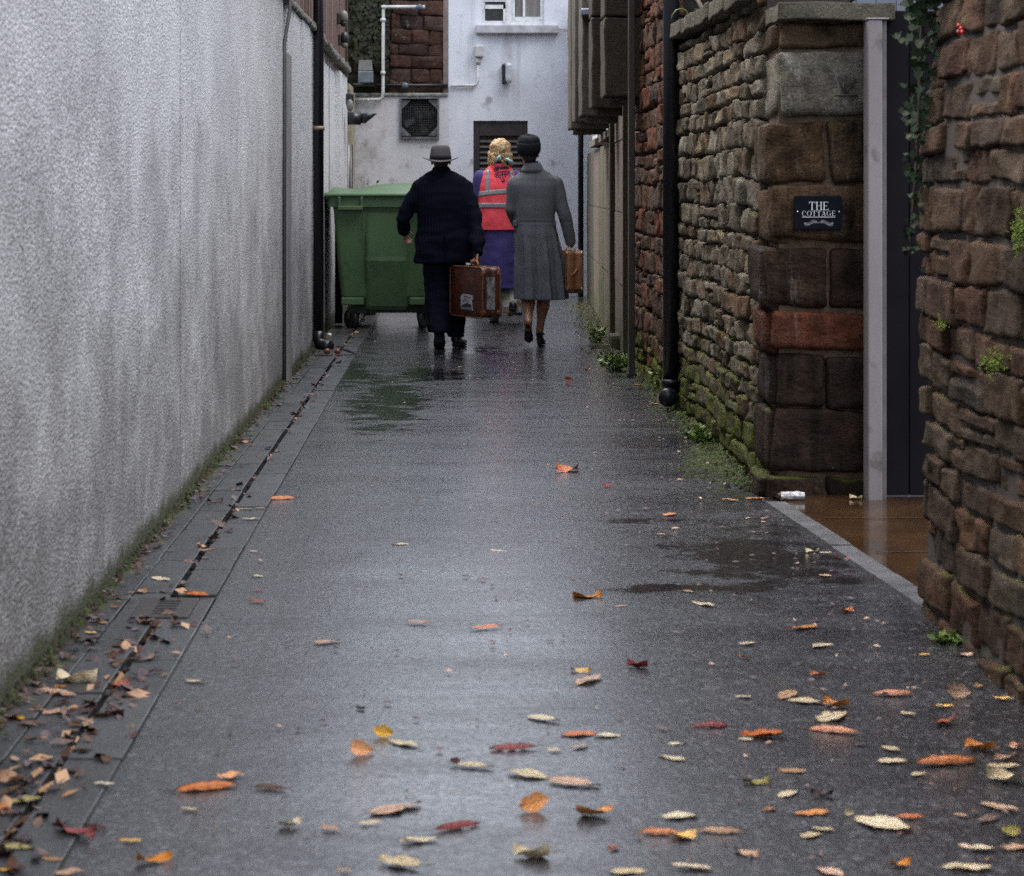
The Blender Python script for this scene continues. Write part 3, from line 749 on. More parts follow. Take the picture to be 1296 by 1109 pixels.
# --- house sign
S = empty('house_sign', (hx(1034, PY), PY - .03, hz(270, PY)))
sx0, sx1, sz0, sz1 = hx(1004.5, PY), hx(1064.5, PY), hz(290.5, PY), hz(248, PY); ys_ = PY - .022
mb = MB(); mb.box(sx0, sx1, ys_, ys_ + .014, sz0, sz1, bev=.002); mb.build('plate', simple('slate_plate', (.004, .005, .009), (.006, .007, .012), .6, 30, **{'Specular IOR Level': .06}), S)
M_WHT = simple('sign_white', (.62, .64, .66), rough=.5)
def glyph(mb, ch, x, z, h, y):
    """roman capital built from bars and arcs; returns its width"""
    w = {'T': .74, 'H': .82, 'E': .66, 'C': .78, 'O': .86, 'A': .80, 'G': .84}[ch] * h
    tk, tn, sf = .125 * h, .05 * h, .045 * h
    yb = y + .001
    def bar(a, b, c, d): mb.box(x + a, x + b, y - .0016, yb, z + c, z + d)
    def poly(p): 
        n = len(p); mb.add([(x + a, y - .0016, z + b) for a, b in p] + [(x + a, yb, z + b) for a, b in p], [tuple(range(n)), tuple(range(2 * n - 1, n - 1, -1))] + [(i, n + i, n + (i + 1) % n, (i + 1) % n) for i in range(n)])
    def arc(a0, a1):
        n = 26; cx, cz = w / 2, h / 2
        for k in range(n):
            t0 = R(a0 + (a1 - a0) * k / n); t1 = R(a0 + (a1 - a0) * (k + 1) / n)
            th = lambda t: tn + (tk - tn) * abs(math.cos(t)) ** 1.3
            poly([(cx + w / 2 * math.cos(t0), cz + h / 2 * math.sin(t0)), (cx + w / 2 * math.cos(t1), cz + h / 2 * math.sin(t1)),
                  (cx + (w / 2 - th(t1)) * math.cos(t1), cz + (h / 2 - th(t1) * .6) * math.sin(t1)), (cx + (w / 2 - th(t0)) * math.cos(t0), cz + (h / 2 - th(t0) * .6) * math.sin(t0))])
    if ch == 'T':
        bar(w / 2 - tk / 2, w / 2 + tk / 2, sf, h - tn); bar(0, w, h - tn, h); bar(w / 2 - tk, w / 2 + tk, 0, sf); bar(0, sf, h - .22 * h, h - tn); bar(w - sf, w, h - .22 * h, h - tn)
    if ch == 'H':
        for q in (.1 * h, w - .1 * h - tk):
            bar(q, q + tk, sf, h - sf); bar(q - .08 * h, q + tk + .08 * h, 0, sf); bar(q - .08 * h, q + tk + .08 * h, h - sf, h)
        bar(.1 * h + tk, w - .1 * h - tk, .5 * h, .5 * h + tn)
    if ch == 'E':
        bar(.08 * h, .08 * h + tk, tn, h - tn); bar(0, w * .92, h - tn, h); bar(0, w, 0, tn); bar(.08 * h + tk, w * .72, .5 * h, .5 * h + tn)
        bar(w * .92 - sf, w * .92, h - .2 * h, h - tn); bar(w - sf, w, tn, .22 * h); bar(w * .72 - sf, w * .72, .42 * h, .5 * h)
    if ch == 'C': arc(48, 312); bar(w * .80, w * .84, h * .66, h * .90)
    if ch == 'O': arc(0, 360)
    if ch == 'G': arc(48, 318); bar(w * .80, w * .84, h * .68, h * .90); bar(w * .76, w * .76 + tk, .08 * h, .42 * h); bar(w * .62, w * .98, .42 * h, .42 * h + sf)
    if ch == 'A':
        poly([(w * .12, sf), (w * .12 + tn, sf), (w * .52, h), (w * .45, h)]); poly([(w * .80 - tk * .5, sf), (w * .80 + tk * .6, sf), (w * .54, h), (w * .43, h)]); bar(w * .26, w * .70, .34 * h, .34 * h + tn)
        bar(0, w * .3, 0, sf); bar(w * .64, w, 0, sf)
    return w
def word(mb, s, cx, z, h, wide, y):
    t = MB(); tot = sum(glyph(t, c, 0, 0, h, y) for c in s); gap = (wide - tot) / (len(s) - 1); x = cx - wide / 2
    for c in s: x += glyph(mb, c, x, z, h, y) + gap
mb = MB()
word(mb, 'THE', hx(1035, PY), hz(266, PY), hz(255.5, PY) - hz(266, PY), hx(1047.5, PY) - hx(1023, PY), ys_)
word(mb, 'COTTAGE', hx(1035, PY), hz(273.5, PY), hz(266.8, PY) - hz(273.5, PY), hx(1056, PY) - hx(1014, PY), ys_)
mb.box(hx(1014, PY), hx(1056, PY), ys_ - .0016, ys_ + .001, hz(275.2, PY), hz(274.4, PY))
mb.build('lettering', M_WHT, S)
mb = MB()
for sgn in (-1, 1):
    pts = [(hx(1035 + sgn * q, PY), ys_ - .0012, hz(282.5 - 1.8 * math.sin(q * .34), PY)) for q in [k * .8 for k in range(24)]]
    mb.tube(pts, .0012, 5)
    for k in range(3, 23, 2):
        p = Vector(pts[k]); mb.tube([p, p + Vector((sgn * .005, 0, .008))], .0011, 5); mb.tube([p, p + Vector((sgn * .005, 0, -.008))], .0011, 5)
mb.build('ornament', simple('sign_grey', (.30, .31, .32), rough=.5), S)
for q in (1008.3, 1060.8):
    mb = MB(); mb.ell((hx(q, PY), ys_ - .001, hz(268, PY)), (.0042, .004, .0042), nu=10, nv=6); mb.build('screw', simple('screw_steel', (.7, .7, .68), rough=.2, Metallic=.8), S)
tag(S, 'black house sign lettered THE COTTAGE in white serif capitals with leaf ornament', 'house sign')

# --- gate and its post
GD = 9.12
gx0, gx1 = hx(1096, GD), hx(1121, GD)
M_POST = simple('grey_post_paint', (.22, .20, .205), (.165, .145, .145), .6, 5, (1, 1, .2), bs=.12, bscale=120, dirt=(7, (.06, .052, .045), .60, .74))
T = empty('gate_post', ((gx0 + gx1) / 2, GD, 0))
mb = MB(); mb.box(gx0, hx(1114, GD), GD - .05, GD + .06, .0, hz(26, GD), bev=.006); mb.build('post', M_POST, T)
mb = MB(); mb.box(hx(1114, GD), gx1, GD - .02, GD + .06, .0, hz(27, GD), bev=.004); mb.build('shaded_side', simple('post_shade_grey', (.12, .11, .105), rough=.6), T)  # side face of the post, its shade put into a darker grey
mb = MB(); mb.box(gx0 - .006, gx1 + .004, GD - .055, GD + .065, hz(26, GD), hz(24, GD), bev=.004); mb.build('cap', M_POST, T)
tag(T, 'pale grey square gate post against the sandstone pier', 'gate post')
T = empty('gate', (2.5, GD + .1, 0)); M_GATE = simple('dark_gate_paint', (.0075, .0058, .0085), (.005, .004, .006), .75, 6, (1, 1, .2), bs=.2, **{'Specular IOR Level': .12})
mb = MB(); x = gx1 + .004
while x < 3.4: mb.box(x, x + .112, GD + .06, GD + .085, .014, hz(12, GD), bev=.005); x += .115
mb.build('boards', M_GATE, T)
for zr in (.3, 1.8):
    mb = MB(); mb.box(gx1 + .01, 3.4, GD + .086, GD + .12, zr, zr + .12); mb.build('rail', M_GATE, T)
tag(T, 'tall dark boarded gate closing the courtyard behind the grey post', 'gate')

# --- red sandstone wall of the house behind
M_ST4 = stone_mat('red_rubble', [(.105, .050, .032), (.135, .058, .035), (.075, .045, .033), (.125, .085, .068), (.15, .050, .026), (.085, .065, .052), (.060, .036, .026)], moss=.10, lichen=.30, low_moss=.62, scale=1.3, wet=.6, stain=.7)
Q = empty('house_wall', (RX + .2, 14.5, 0))
mb = MB(); ya, yb = 12.92, 16.3
def Pq(u, v, d): return Vector((RX + .008 - d, yb - u, v - .05))
for i, b in enumerate(course_blocks(random.Random(41), yb - ya, 3.4, (.10, .19), (.18, .5), .10)):
    add_stone(mb, Pq, b, 1500 + i, D=.026, gap=.005, nu=10, nv=9, rnd=.011, rough=.018, freq=8)
mb.build('stonework', M_ST4, Q)
mb = MB(); mb.box(RX + .014, RX + .45, ya, yb, -.1, 5.6); mb.build('mortar', M_MORT2, Q)
mb = MB(); mb.box(RX - .06, RX + 3, ya - .05, yb + .1, 5.6, 5.75); mb.build('eaves', simple('eaves_slate', (.05, .05, .055)), Q)
tag(Q, 'tall reddish sandstone wall behind the downpipe, with moss at its foot', 'wall')
mb = MB(); d = 15.12; x_ = hx(799.5, d)
T = empty('dark_post', (x_, d, 0)); mb.box(x_ - .022, x_ + .022, d - .022, d + .09, .0, 4.2, bev=.004); mb.build('post', simple('rusty_black', (.016, .013, .011), (.035, .025, .018), .6, 14, (1, 1, .3)), T)
mb = MB(); mb.box(x_ - .03, x_ + .03, d - .03, d + .1, -.02, .03, bev=.004); mb.build('foot_plate', M_PIPE, T)
tag(T, 'thin dark upright post where the red stone wall meets the garages', 'post')

# --- concrete garages
def conc(name, c, moss, k=.6):
    t = NT(name); z = t.xyz()[2]
    cc = t.mix(t.rng(t.noise(90, 4), .4, .65), c, tuple(q * .6 for q in c))
    cc = t.mix(t.rng(t.noise(4, 6, (1, 1, .2), rough=.7), .42, .68, 0, k), cc, tuple(q * .30 for q in c))
    cc = t.mix(t.rng(t.noise(45, 6, rough=.8, off=23), .58, .68, 0, k), cc, tuple(min(.4, q * 3.2) for q in c)); cc = t.mix(t.rng(t.noise(30, 6, rough=.8, off=33), .54, .64, 0, k), cc, tuple(q * .22 for q in c))
    mf = t.math('ADD', t.noise(5, 7, rough=.7, off=3), t.rng(z, 0, .9, .28, 0))
    cc = t.mix(t.rng(mf, .70 - moss * .25, .86 - moss * .25, 0, .9), cc, (.045, .055, .012))
    return t.fin(cc, .8, t.bump(t.noise(120, 5), .7, .006))
M_CONC = conc('pink_concrete', (.175, .14, .12), .12); M_CONCG = conc('mossy_concrete', (.13, .135, .07), .55); M_CONCD = conc('brown_concrete', (.046, .028, .013), .36, .95); M_CONC2 = conc('grey_concrete', (.095, .082, .064), .22, .85)
GA = empty('concrete_garages', (2.2, 20, 0))
ga = Vector((1.42, 16.3)); gb = Vector((1.77, 26.6)); gdv = (gb - ga).normalized(); gn = Vector((-gdv.y, gdv.x))   # gn points to the alley (-x)
def gbox(mb, d0, d1, n0, n1, z0, z1, mi=0):
    f = lambda d: (d - ga.y) / (gb.y - ga.y)
    a = ga.lerp(gb, f(d0)); b = ga.lerp(gb, f(d1))
    p = [a + gn * n0, b + gn * n0, b + gn * n1, a + gn * n1]
    mb.add([(q.x, q.y, z) for z in (z0, z1) for q in p], [(0, 1, 2, 3), (4, 5, 6, 7), (0, 1, 5, 4), (1, 2, 6, 5), (2, 3, 7, 6), (3, 0, 4, 7)], mi)
def part(name, mat, *bx):
    mb = MB()
    for b in bx: gbox(mb, *b)
    return mb.build(name, mat, GA)
for (d0, d1, mat) in ((16.4, 18.75, M_CONC), (19.0, 21.3, M_CONC), (21.35, 22.4, M_CONCG), (22.45, 24.2, M_CONC), (24.25, 26.6, M_CONC2)):
    bxs = []; z = -.05; k = 0
    top = 1.86 if d0 > 18.9 else 2.4
    while z < top - .05:
        h = min(.62, top - z); bxs.append((d0, d1, -.12, .0 + .004 * (k % 2), z, z + h - .012)); z += h; k += 1
    bxs.append((d0, d1, -.13, -.006, -.05, top - .02))
    part('panel', mat, *bxs)
part('post', M_CONCD, (18.76, 18.99, -.1, .045, -.05, 2.4)); part('post', M_CONCD, (16.3, 16.39, -.1, .05, -.05, 2.4))
part('ledge', M_CONC, (19.0, 21.32, -.1, .05, 1.87, 1.94)); part('ledge', M_CONC, (22.45, 24.2, -.1, .05, 1.87, 1.94))
M_FRM = simple('white_frame', (.72, .73, .74), rough=.4); M_GLS = simple('dark_glass', (.02, .022, .026), rough=.08)
for (d0, d1) in ((19.1, 21.2), (22.55, 24.1)):
    f = part('window', M_FRM, (d0, d0 + .09, -.08, .02, 1.95, 2.55), (d1 - .09, d1, -.08, .02, 1.95, 2.55), ((d0 + d1) / 2 - .05, (d0 + d1) / 2 + .05, -.08, .02, 1.95, 2.55), (d0, d1, -.078, .018, 1.951, 1.99))
    mb = MB(); gbox(mb, d0 + .09, d1 - .09, -.06, -.03, 1.95, 2.55); pn = mb.build('pane', M_GLS); off = Vector(GA.location); pn.data.transform(Matrix.Translation(-off)); pn.parent = f
part('lintel', M_CONCD, (16.4, 26.6, -.15, .03, 2.56, 2.95)); part('back_wall', M_CONC2, (16.3, 26.6, -.30, -.14, -.05, 2.95))
fins = [(765, 15.35, 126, 22, M_CONCD), (749, 16.75, 140, 26, M_CONCD), (736.5, 18.1, 150, 34, M_CONC2), (727.5, 19.3, 157, 34, M_CONC2), (722.2, 20.3, 166, 33, M_CONC2)]
for i, (px, d, yb_, yt, mat) in enumerate(fins):
    xl = hx(px, d); zb = hz(yb_, d); zt = 3.6 if i < 2 else hz(yt, d) + .3
    th = .42 if i < 2 else .5
    mb = MB(); mb.box(xl, 1.62, d, d + th, zb + .02, hz(22, d) if i < 2 else zt, bev=.015)
    mb.box(xl + .05, 1.60, d + .06, d + th - .06, zb - .03, zb + .03, bev=.01)
    if i < 2: mb.box(xl, 1.62, d - .004, d + th, hz(20.5, d), zt, bev=.015)
    bm = bmesh.new(); me_ = mb.mesh('tmp', []); bm.from_mesh(me_); bmesh.ops.subdivide_edges(bm, edges=[e for e in bm.edges if e.calc_length() > .2], cuts=6, use_grid_fill=True)
    for v in bm.verts: v.co += noise.noise_vector(v.co * 5) * .010 + noise.noise_vector(v.co * 17) * .004
    mb = MB(); mb.addbm(bm); bm.free(); bpy.data.meshes.remove(me_)
    mb.build('bracket_block', mat, GA)
part('soffit_beam', M_CONC2, (16.0, 21.5, -.1, .18, 2.66, 2.84))
mb = MB(); mb.box(1.66, 3.9, 15.3, 26.6, 3.62, 3.8); mb.build('roof', M_CONC2, GA)
tag(GA, 'row of weathered concrete garages with overhanging blocks and low panel wall', 'garages')
d = 18.0; p = Vector((hx(743, d), d, hz(16, d)))
T = empty('floodlight', p)
mb = MB(); mb.box(p.x - .06, p.x + .11, p.y - .1, p.y + .1, p.z - .035, p.z + .03, bev=.015); mb.build('housing', simple('flood_grey', (.30, .33, .38), rough=.3, Metallic=.6), T)
mb = MB(); mb.box(p.x - .05, p.x + .1, p.y - .09, p.y + .09, p.z - .045, p.z - .034); mb.build('glass', M_GLS, T)
mb = MB(); mb.tube([p + Vector((.1, 0, 0)), p + Vector((.22, 0, .02)), p + Vector((.3, .02, .12))], .018, 8); mb.build('bracket', M_PIPE, T)
tag(T, 'small grey floodlight fixed over the concrete garage blocks', 'floodlight')

# --- things seen over the garden wall
M_MOSSW = stone_mat('mossy_back_stone', [(.10, .10, .06), (.13, .125, .085), (.085, .08, .05)], moss=.8, low_moss=0)
mb = MB()
def Pb(u, v, d): return Vector((1.9 + u, 13.6 - d, v))
for i, b in enumerate(course_blocks(random.Random(51), .35, 3.3, (.12, .2), (.2, .35), .1)): add_stone(mb, Pb, b, 2500 + i, D=.04)
def Pb2(u, v, d): return Vector((1.5 + u, 13.3 - d, v))
for i, b in enumerate(course_blocks(random.Random(52), .38, 3.3, (.12, .2), (.2, .35), .1)): add_stone(mb, Pb2, b, 2600 + i, D=.04)
mb.box(1.46, 2.3, 13.32, 13.7, -.1, 3.2)
tag(mb.build('back_wall', M_MOSSW), 'mossy green stone wall glimpsed over the coping of the garden wall', 'wall')
SH = empty('garden_shed', (2.9, 12.6, 0))
mb = MB(); x = 1.83
while x < 4.4: mb.box(x, x + .118, 12.3, 12.33, 0, 3.15, bev=.004); x += .12
mb.box(1.84, 4.4, 12.33, 14, 0, 3.14); mb.build('wall', simple('blue_grey_boards', (.16, .17, .22), (.12, .13, .17), .6, 6, (1, 1, .2)), SH)
mb = MB(); mb.add([(1.75, 12.2, 3.16), (4.5, 12.2, 3.16), (4.5, 14.1, 3.6), (1.75, 14.1, 3.6), (1.75, 12.2, 3.19), (4.5, 12.2, 3.19), (4.5, 14.1, 3.63), (1.75, 14.1, 3.63)], [(0, 1, 2, 3), (4, 5, 6, 7), (0, 1, 5, 4), (1, 2, 6, 5), (2, 3, 7, 6), (3, 0, 4, 7)])
mb.build('roof', simple('shed_roof', (.12, .15, .18), rough=.9), SH)
tag(SH, 'blue grey boarded shed behind the gate pier, only its top showing', 'shed')
for k, (a, b) in enumerate((((887, 0), (903, 38)), ((922, 0), (929, 26)))):
    d = 11.6 - .5 * k; p = Vector((hx(a[0] - 8, d), d + .3, hz(a[1] - 30, d))); q = Vector((hx(b[0] + 3, d), d, hz(b[1] + 12, d)))
    mb = MB(); mb.tube([p, (p + q) / 2 + Vector((.006, 0, 0)), q + (q - p) * .6], [.012, .013, .014], 7)
    tag(mb.build('garden_stake', simple('old_wood%d' % k, (.075, .05, .035) if k == 0 else (.05, .022, .015), rough=.8)), ['pale brown leaning stake above the garden wall near the downpipe', 'dark red brown stake above the garden wall near its corner'][k], 'stake', 'stakes behind the garden wall')
# ================================================================== building closing the alley
ED = 26.7
def ex(px): return hx(px, ED)
def ez(py): return hz(py, ED)
E = empty('end_building', (.2, ED, 0))
def render_mat(name, base, pinkstain):
    t = NT(name); x, y, z = t.xyz()
    c = t.mix(t.rng(t.noise(2.2, 7, rough=.65), .4, .68, 0, .5), base, tuple(q * .74 for q in base))
    run = t.rng(t.noise(3, 6, (1, 1, .10), rough=.7, off=4), .56, .74, 0, .5)
    c = t.mix(run, c, (.25, .24, .22))
    if pinkstain:
        s = t.math('MULTIPLY', t.rng(t.noise(3.0, 5, (1, 1, .12), off=12), .48, .62), t.rng(x, ex(455), ex(487), .1, 1)); s = t.math('MULTIPLY', s, t.rng(x, ex(487), ex(510), 1, 0))
        c = t.mix(t.math('MULTIPLY', s, .6), c, (.36, .22, .21))
        c = t.mix(t.rng(t.math('ADD', t.noise(4, 7, rough=.7), t.rng(x, ex(445), ex(475), .2, 0)), .58, .8, 0, .7), c, (.26, .24, .20))
    c = t.mix(t.rng(t.math('ADD', t.noise(5, 6), t.rng(z, 0, .5, .2, 0)), .60, .75, 0, .7), c, (.12, .12, .09))
    return t.fin(c, .8, t.bump(t.noise(30, 5), .35, .008))
M_ER = render_mat('pale_blue_render', (.66, .68, .74), False); M_EL = render_mat('stained_render', (.58, .58, .61), True)
mb = MB()
# main rendered wall, with holes for the window and the door left open
wx0, wx1, wz0 = ex(609), ex(689), ez(31); wz1 = wz0 + 1.15
dx0, dx1, dz1 = ex(599), ex(668), ez(153)
L, Rr, TOP = ex(567.5), 2.6, 4.7
mb.box(L, dx0, ED, ED + .35, -.1, wz0 - .12); mb.box(dx0, dx1, ED, ED + .35, dz1, wz0 - .12); mb.box(dx1, Rr, ED, ED + .35, -.1, wz0 - .12)
mb.box(L, wx0, ED, ED + .35, wz0 - .12, TOP); mb.box(wx1, Rr, ED, ED + .35, wz0 - .12, TOP); mb.box(wx0, wx1, ED, ED + .35, wz1, TOP); mb.box(wx0, wx1, ED + .02, ED + .35, wz0 - .12, wz0 - .001)
mb.build('rendered_wall', M_ER, E)
mb = MB(); fx0, fx1, fz0, fz1 = ex(506), ex(556), ez(176), ez(123)
mb.box(-2.6, fx0, ED - .02, ED + .3, -.1, ez(121)); mb.box(fx1, L - .001, ED - .02, ED + .3, -.1, ez(121)); mb.box(fx0, fx1, ED - .02, ED + .3, -.1, fz0); mb.box(fx0, fx1, ED - .02, ED + .3, fz1, ez(121))
mb.box(-2.6, L, ED + .31, ED + .36, -.1, TOP)
mb.build('stained_lower_wall', M_EL, E)
mb = MB(); mb.box(-2.6, L - .002, ED - .045, ED + .05, ez(122), ez(118), bev=.01); mb.build('ledge', simple('mossy_ledge', (.30, .30, .29), (.08, .085, .05), .8, 9), E)
M_RS = stone_mat('red_ashlar', [(.075, .036, .027), (.058, .030, .024), (.088, .042, .031), (.044, .027, .023), (.12, .072, .058)], moss=.04, lichen=.32, low_moss=0, stain=.85, scale=.8)
M_MS = stone_mat('dark_mossy_stone', [(.036, .037, .018), (.026, .026, .014), (.05, .049, .027)], moss=.55, lichen=.12, low_moss=0, stain=.8)
mb = MB()
def Px(u, v, d): return Vector((ex(494) + u, ED + .03 - d, ez(119) + v))
for i, b in enumerate(course_blocks(random.Random(61), ex(562) - ex(494), TOP - ez(119), (.13, .20), (.22, .5), 0)): add_stone(mb, Px, b, 3000 + i, D=.014, gap=.003, rnd=.012, rough=.012)
mb.build('red_stonework', M_RS, E)
mb = MB()
def Pm(u, v, d): return Vector((-2.6 + u, ED + .05 - d, ez(119) + v))
for i, b in enumerate(course_blocks(random.Random(62), ex(493) + 2.6, TOP - ez(119), (.13, .24), (.18, .45), 0)): add_stone(mb, Pm, b, 3200 + i, D=.03, gap=.006, rnd=.03, rough=.02)
mb.build('mossy_stonework', M_MS, E)
mb = MB(); mb.box(ex(561), L - .002, ED - .004, ED + .3, ez(119), TOP); mb.build('quoin_strip', simple('brown_margin', (.22, .17, .15), (.14, .10, .09), .8, 10), E)
mb = MB(); mb.box(-2.6, ex(561) - .002, ED + .032, ED + .3, ez(120), TOP); mb.build('mortar', M_MORT, E)
mb = MB(); mb.box(-2.8, 2.8, ED - .2, ED + 5, TOP, TOP + .12); mb.build('roof', simple('slate', (.05, .05, .06)), E)
# window
wf = MB(); y0 = ED + .05
for (a, b, c, dd) in ((wx0, wx0 + .05, wz0 + .05, wz1 - .05), (wx1 - .05, wx1, wz0 + .05, wz1 - .05), (ex(640), ex(648), wz0 + .05, wz1 - .05), (wx0, wx1, wz0, wz0 + .05), (wx0, wx1, wz1 - .05, wz1)):
    wf.box(a, b, y0, y0 + .09, c, dd)
wo = wf.build('window', M_FRM, E)
def sub(name, mb, mat, parent): return mb.build(name, mat, parent)
mb = MB()
# left casement propped open: bottom rail higher than the sill
mb.box(wx0 + .052, ex(640) - .002, y0 - .02, y0 + .03, ez(11), ez(6)); mb.box(ex(637), ex(640) - .002, y0 - .02, y0 + .03, ez(28), ez(6)); mb.box(wx0 + .052, ex(640) - .002, y0 - .02, y0 + .03, ez(2), ez(0))
mb.box(ex(648) + .002, ex(652), y0 + .01, y0 + .07, wz0 + .052, wz1 - .052); mb.box(ex(684), wx1 - .052, y0 + .01, y0 + .07, wz0 + .052, wz1 - .052); mb.box(ex(662), ex(665), y0 + .01, y0 + .07, ez(21) + .001, wz1 - .052); mb.box(ex(652), ex(684), y0 + .01, y0 + .07, wz0 + .052, ez(21))
mb.build('sash', M_FRM, wo)
mb = MB(); mb.box(wx0 + .05, wx1 - .05, y0 + .075, y0 + .085, wz0 + .05, wz1 - .05); mb.build('pane', M_GLS, wo)
mb = MB(); mb.box(ex(653), ex(684), y0 + .062, y0 + .072, wz0 + .05, wz1 - .06); mb.build('curtain', simple('beige_curtain', (.24, .22, .20), (.13, .12, .11), .8, 12, (6, 1, .2)), wo)
mb = MB(); mb.box(ex(602), ex(706), ED - .09, ED + .05, ez(43), ez(32), bev=.012); mb.build('window_sill', simple('sill_paint', (.50, .50, .54), (.30, .30, .31), .7, 6), E)
# louvred door
M_DOOR = simple('brown_black_door', (.032, .022, .022), (.02, .014, .014), .5, 8, bs=.2)
mb = MB(); mb.box(dx0 + .004, dx1 - .004, ED + .10, ED + .15, .0, dz1 - .004, mi=0)
for (a, b, c, dd) in ((dx0 + .002, ex(607), 0, dz1), (ex(662), dx1 - .002, 0, dz1), (ex(607), ex(662), ez(172), dz1), (ex(607), ex(662), 0, .25), (ex(607), ex(662), 1.0, 1.12)): mb.box(a, b, ED + .03, ED + .099, c, dd - .003, bev=.004)
dr = mb.build('door', M_DOOR, E)
mb = MB(); z = ez(172) - .05
M_LOUV = simple('louvre_paint', (.085, .072, .068), (.055, .045, .043), .45, 8)
while z > 1.14:
    x0, x1 = ex(607) + .004, ex(662) - .004
    mb.add([(x0, ED + .04, z - .035), (x1, ED + .04, z - .035), (x1, ED + .09, z + .012), (x0, ED + .09, z + .012), (x0, ED + .04, z - .025), (x1, ED + .04, z - .025), (x1, ED + .09, z + .022), (x0, ED + .09, z + .022)], [(0, 1, 2, 3), (4, 5, 6, 7), (0, 1, 5, 4), (2, 3, 7, 6)]); z -= .072
mb.build('louvres', M_LOUV, dr)
# extractor fan
M_GALV = simple('galvanised', (.20, .205, .21), (.10, .10, .10), .5, 14, Metallic=.5)
X = empty('extractor_fan', ((fx0 + fx1) / 2, ED, (fz0 + fz1) / 2)); c = Vector(X.location)
mb = MB(); r = (fx1 - fx0) / 2; n = 8
outer = [(fx0, fz0), (fx1, fz0), (fx1, fz1), (fx0, fz1)]
for (a, b, c_, dd) in ((fx0, fx1, fz0, fz0 + .025), (fx0, fx1, fz1 - .025, fz1), (fx0, fx0 + .025, fz0 + .025, fz1 - .025), (fx1 - .025, fx1, fz0 + .025, fz1 - .025)): mb.box(a, b, ED - .06, ED + .02, c_, dd)
for sx in (-1, 1):
    for sz in (-1, 1):
        k = r - .026; q = .12
        mb.add([(c.x + sx * k, ED - .03, c.z + sz * k), (c.x + sx * (k - q), ED - .03, c.z + sz * k), (c.x + sx * k, ED - .03, c.z + sz * (k - q)), (c.x + sx * k, ED - .02, c.z + sz * k), (c.x + sx * (k - q), ED - .02, c.z + sz * k), (c.x + sx * k, ED - .02, c.z + sz * (k - q))], [(0, 1, 2), (3, 4, 5), (1, 2, 5, 4)])
mb.build('housing', M_GALV, X)
mb = MB(); mb.box(fx0 + .01, fx1 - .01, ED + .18, ED + .2, fz0, fz1); mb.build('duct', M_DARK, X)
for k in range(4):
    a = k * PI / 2 + .35; bl = MB(); u = Vector((math.cos(a), 0, math.sin(a))); v = Vector((-math.sin(a), 0, math.cos(a)))
    P_ = [c + u * s * r * .82 + v * q * r + Vector((0, .09 + y, 0)) for (s, q, y) in ((.12, -.06, .02), (1, -.2, .03), (1, .22, -.02), (.12, .08, -.01))]
    bl.add(P_ + [p + Vector((0, .008, 0)) for p in P_], [(0, 1, 2, 3), (7, 6, 5, 4), (0, 4, 5, 1), (1, 5, 6, 2), (2, 6, 7, 3), (3, 7, 4, 0)]); bl.build('blade', simple('fan_blade', (.05, .052, .055), rough=.4), X)
mb = MB(); mb.tube([c + Vector((0, .06, 0)), c + Vector((0, .14, 0))], .06, 14); mb.build('hub', M_DARK, X)
mb = MB()
for k in range(15):
    q = -r + .05 + (2 * r - .1) * k / 14
    mb.tube([(c.x + q, ED - .012, c.z - r + .04), (c.x + q, ED - .012, c.z + r - .04)], .0018, 4); mb.tube([(c.x - r + .04, ED - .012, c.z + q), (c.x + r - .04, ED - .012, c.z + q)], .0018, 4)
mb.build('guard_mesh', simple('guard_wire', (.08, .08, .085), rough=.5), X)
tag(X, 'square wall extractor fan with wire guard in the pale end wall', 'extractor fan')
tag(E, 'pale rendered building closing the alley with red stone corner and louvred door', 'building')
# small fittings on it
T = empty('bulkhead_lamp', (ex(641.5), ED - .02, ez(94)))
mb = MB(); mb.box(ex(635), ex(641), ED - .1, ED - .001, ez(107), ez(81), bev=.02); mb.build('base', M_BLKP, T)
mb = MB(); mb.box(ex(639.5), ex(648), ED - .14, ED - .03, ez(106), ez(80), bev=.045); mb.build('diffuser', simple('opal', (.48, .50, .56), rough=.3), T)
tag(T, 'upright oval bulkhead lamp with opal cover above the louvred door', 'bulkhead lamp')
M_CNDW = simple('white_conduit', (.62, .62, .63), (.42, .42, .40), .5, 8)
T = empty('junction_box', (ex(606), ED - .03, ez(65)))
mb = MB(); mb.box(ex(601), ex(612), ED - .1, ED - .001, ez(73), ez(58), bev=.015); mb.build('box', simple('box_grey', (.48, .47, .46), (.36, .35, .34), .5), T)
mb = MB(); mb.tube([(ex(605), ED - .03, ez(73)), (ex(605), ED - .03, ez(102)), (ex(603), ED - .03, ez(107)), (ex(598), ED - .03, ez(108.5)), (ex(570), ED - .03, ez(108.5))], .016, 8); mb.tube([(ex(605), ED - .03, ez(81)), (ex(605), ED - .03, ez(74))], .035, 8)
mb.build('conduit', M_CNDW, T)
tag(T, 'grey junction box and thin conduit left of the bulkhead lamp', 'junction box')
T = empty('soil_pipe', (ex(485), ED - .06, ez(120)))
mb = MB(); y_ = ED - .075
mb.tube([(ex(447), y_, ez(127)), (ex(481), y_, ez(126.5)), (ex(484.3), y_, ez(123)), (ex(485), y_, ez(116)), (ex(485.5), y_, ez(14)), (ex(487), y_, ez(10.5)), (ex(490), y_, ez(9.5)), (ex(538), y_, ez(9.3))], .022, 10); mb.build('pipe', M_CNDW, T)
for (px, py) in ((486, 9.5), (485, 26), (485, 93)): mb = MB(); mb.tube([(ex(px), y_, ez(py + 2)), (ex(px), y_, ez(py - 2))], .034, 10); mb.build('clip', M_CNDW, T)
tag(T, 'white waste pipe bending up across the mossy and red stone', 'waste pipe')
T = empty('cable_run', (ex(500), ED - .05, ez(108)))
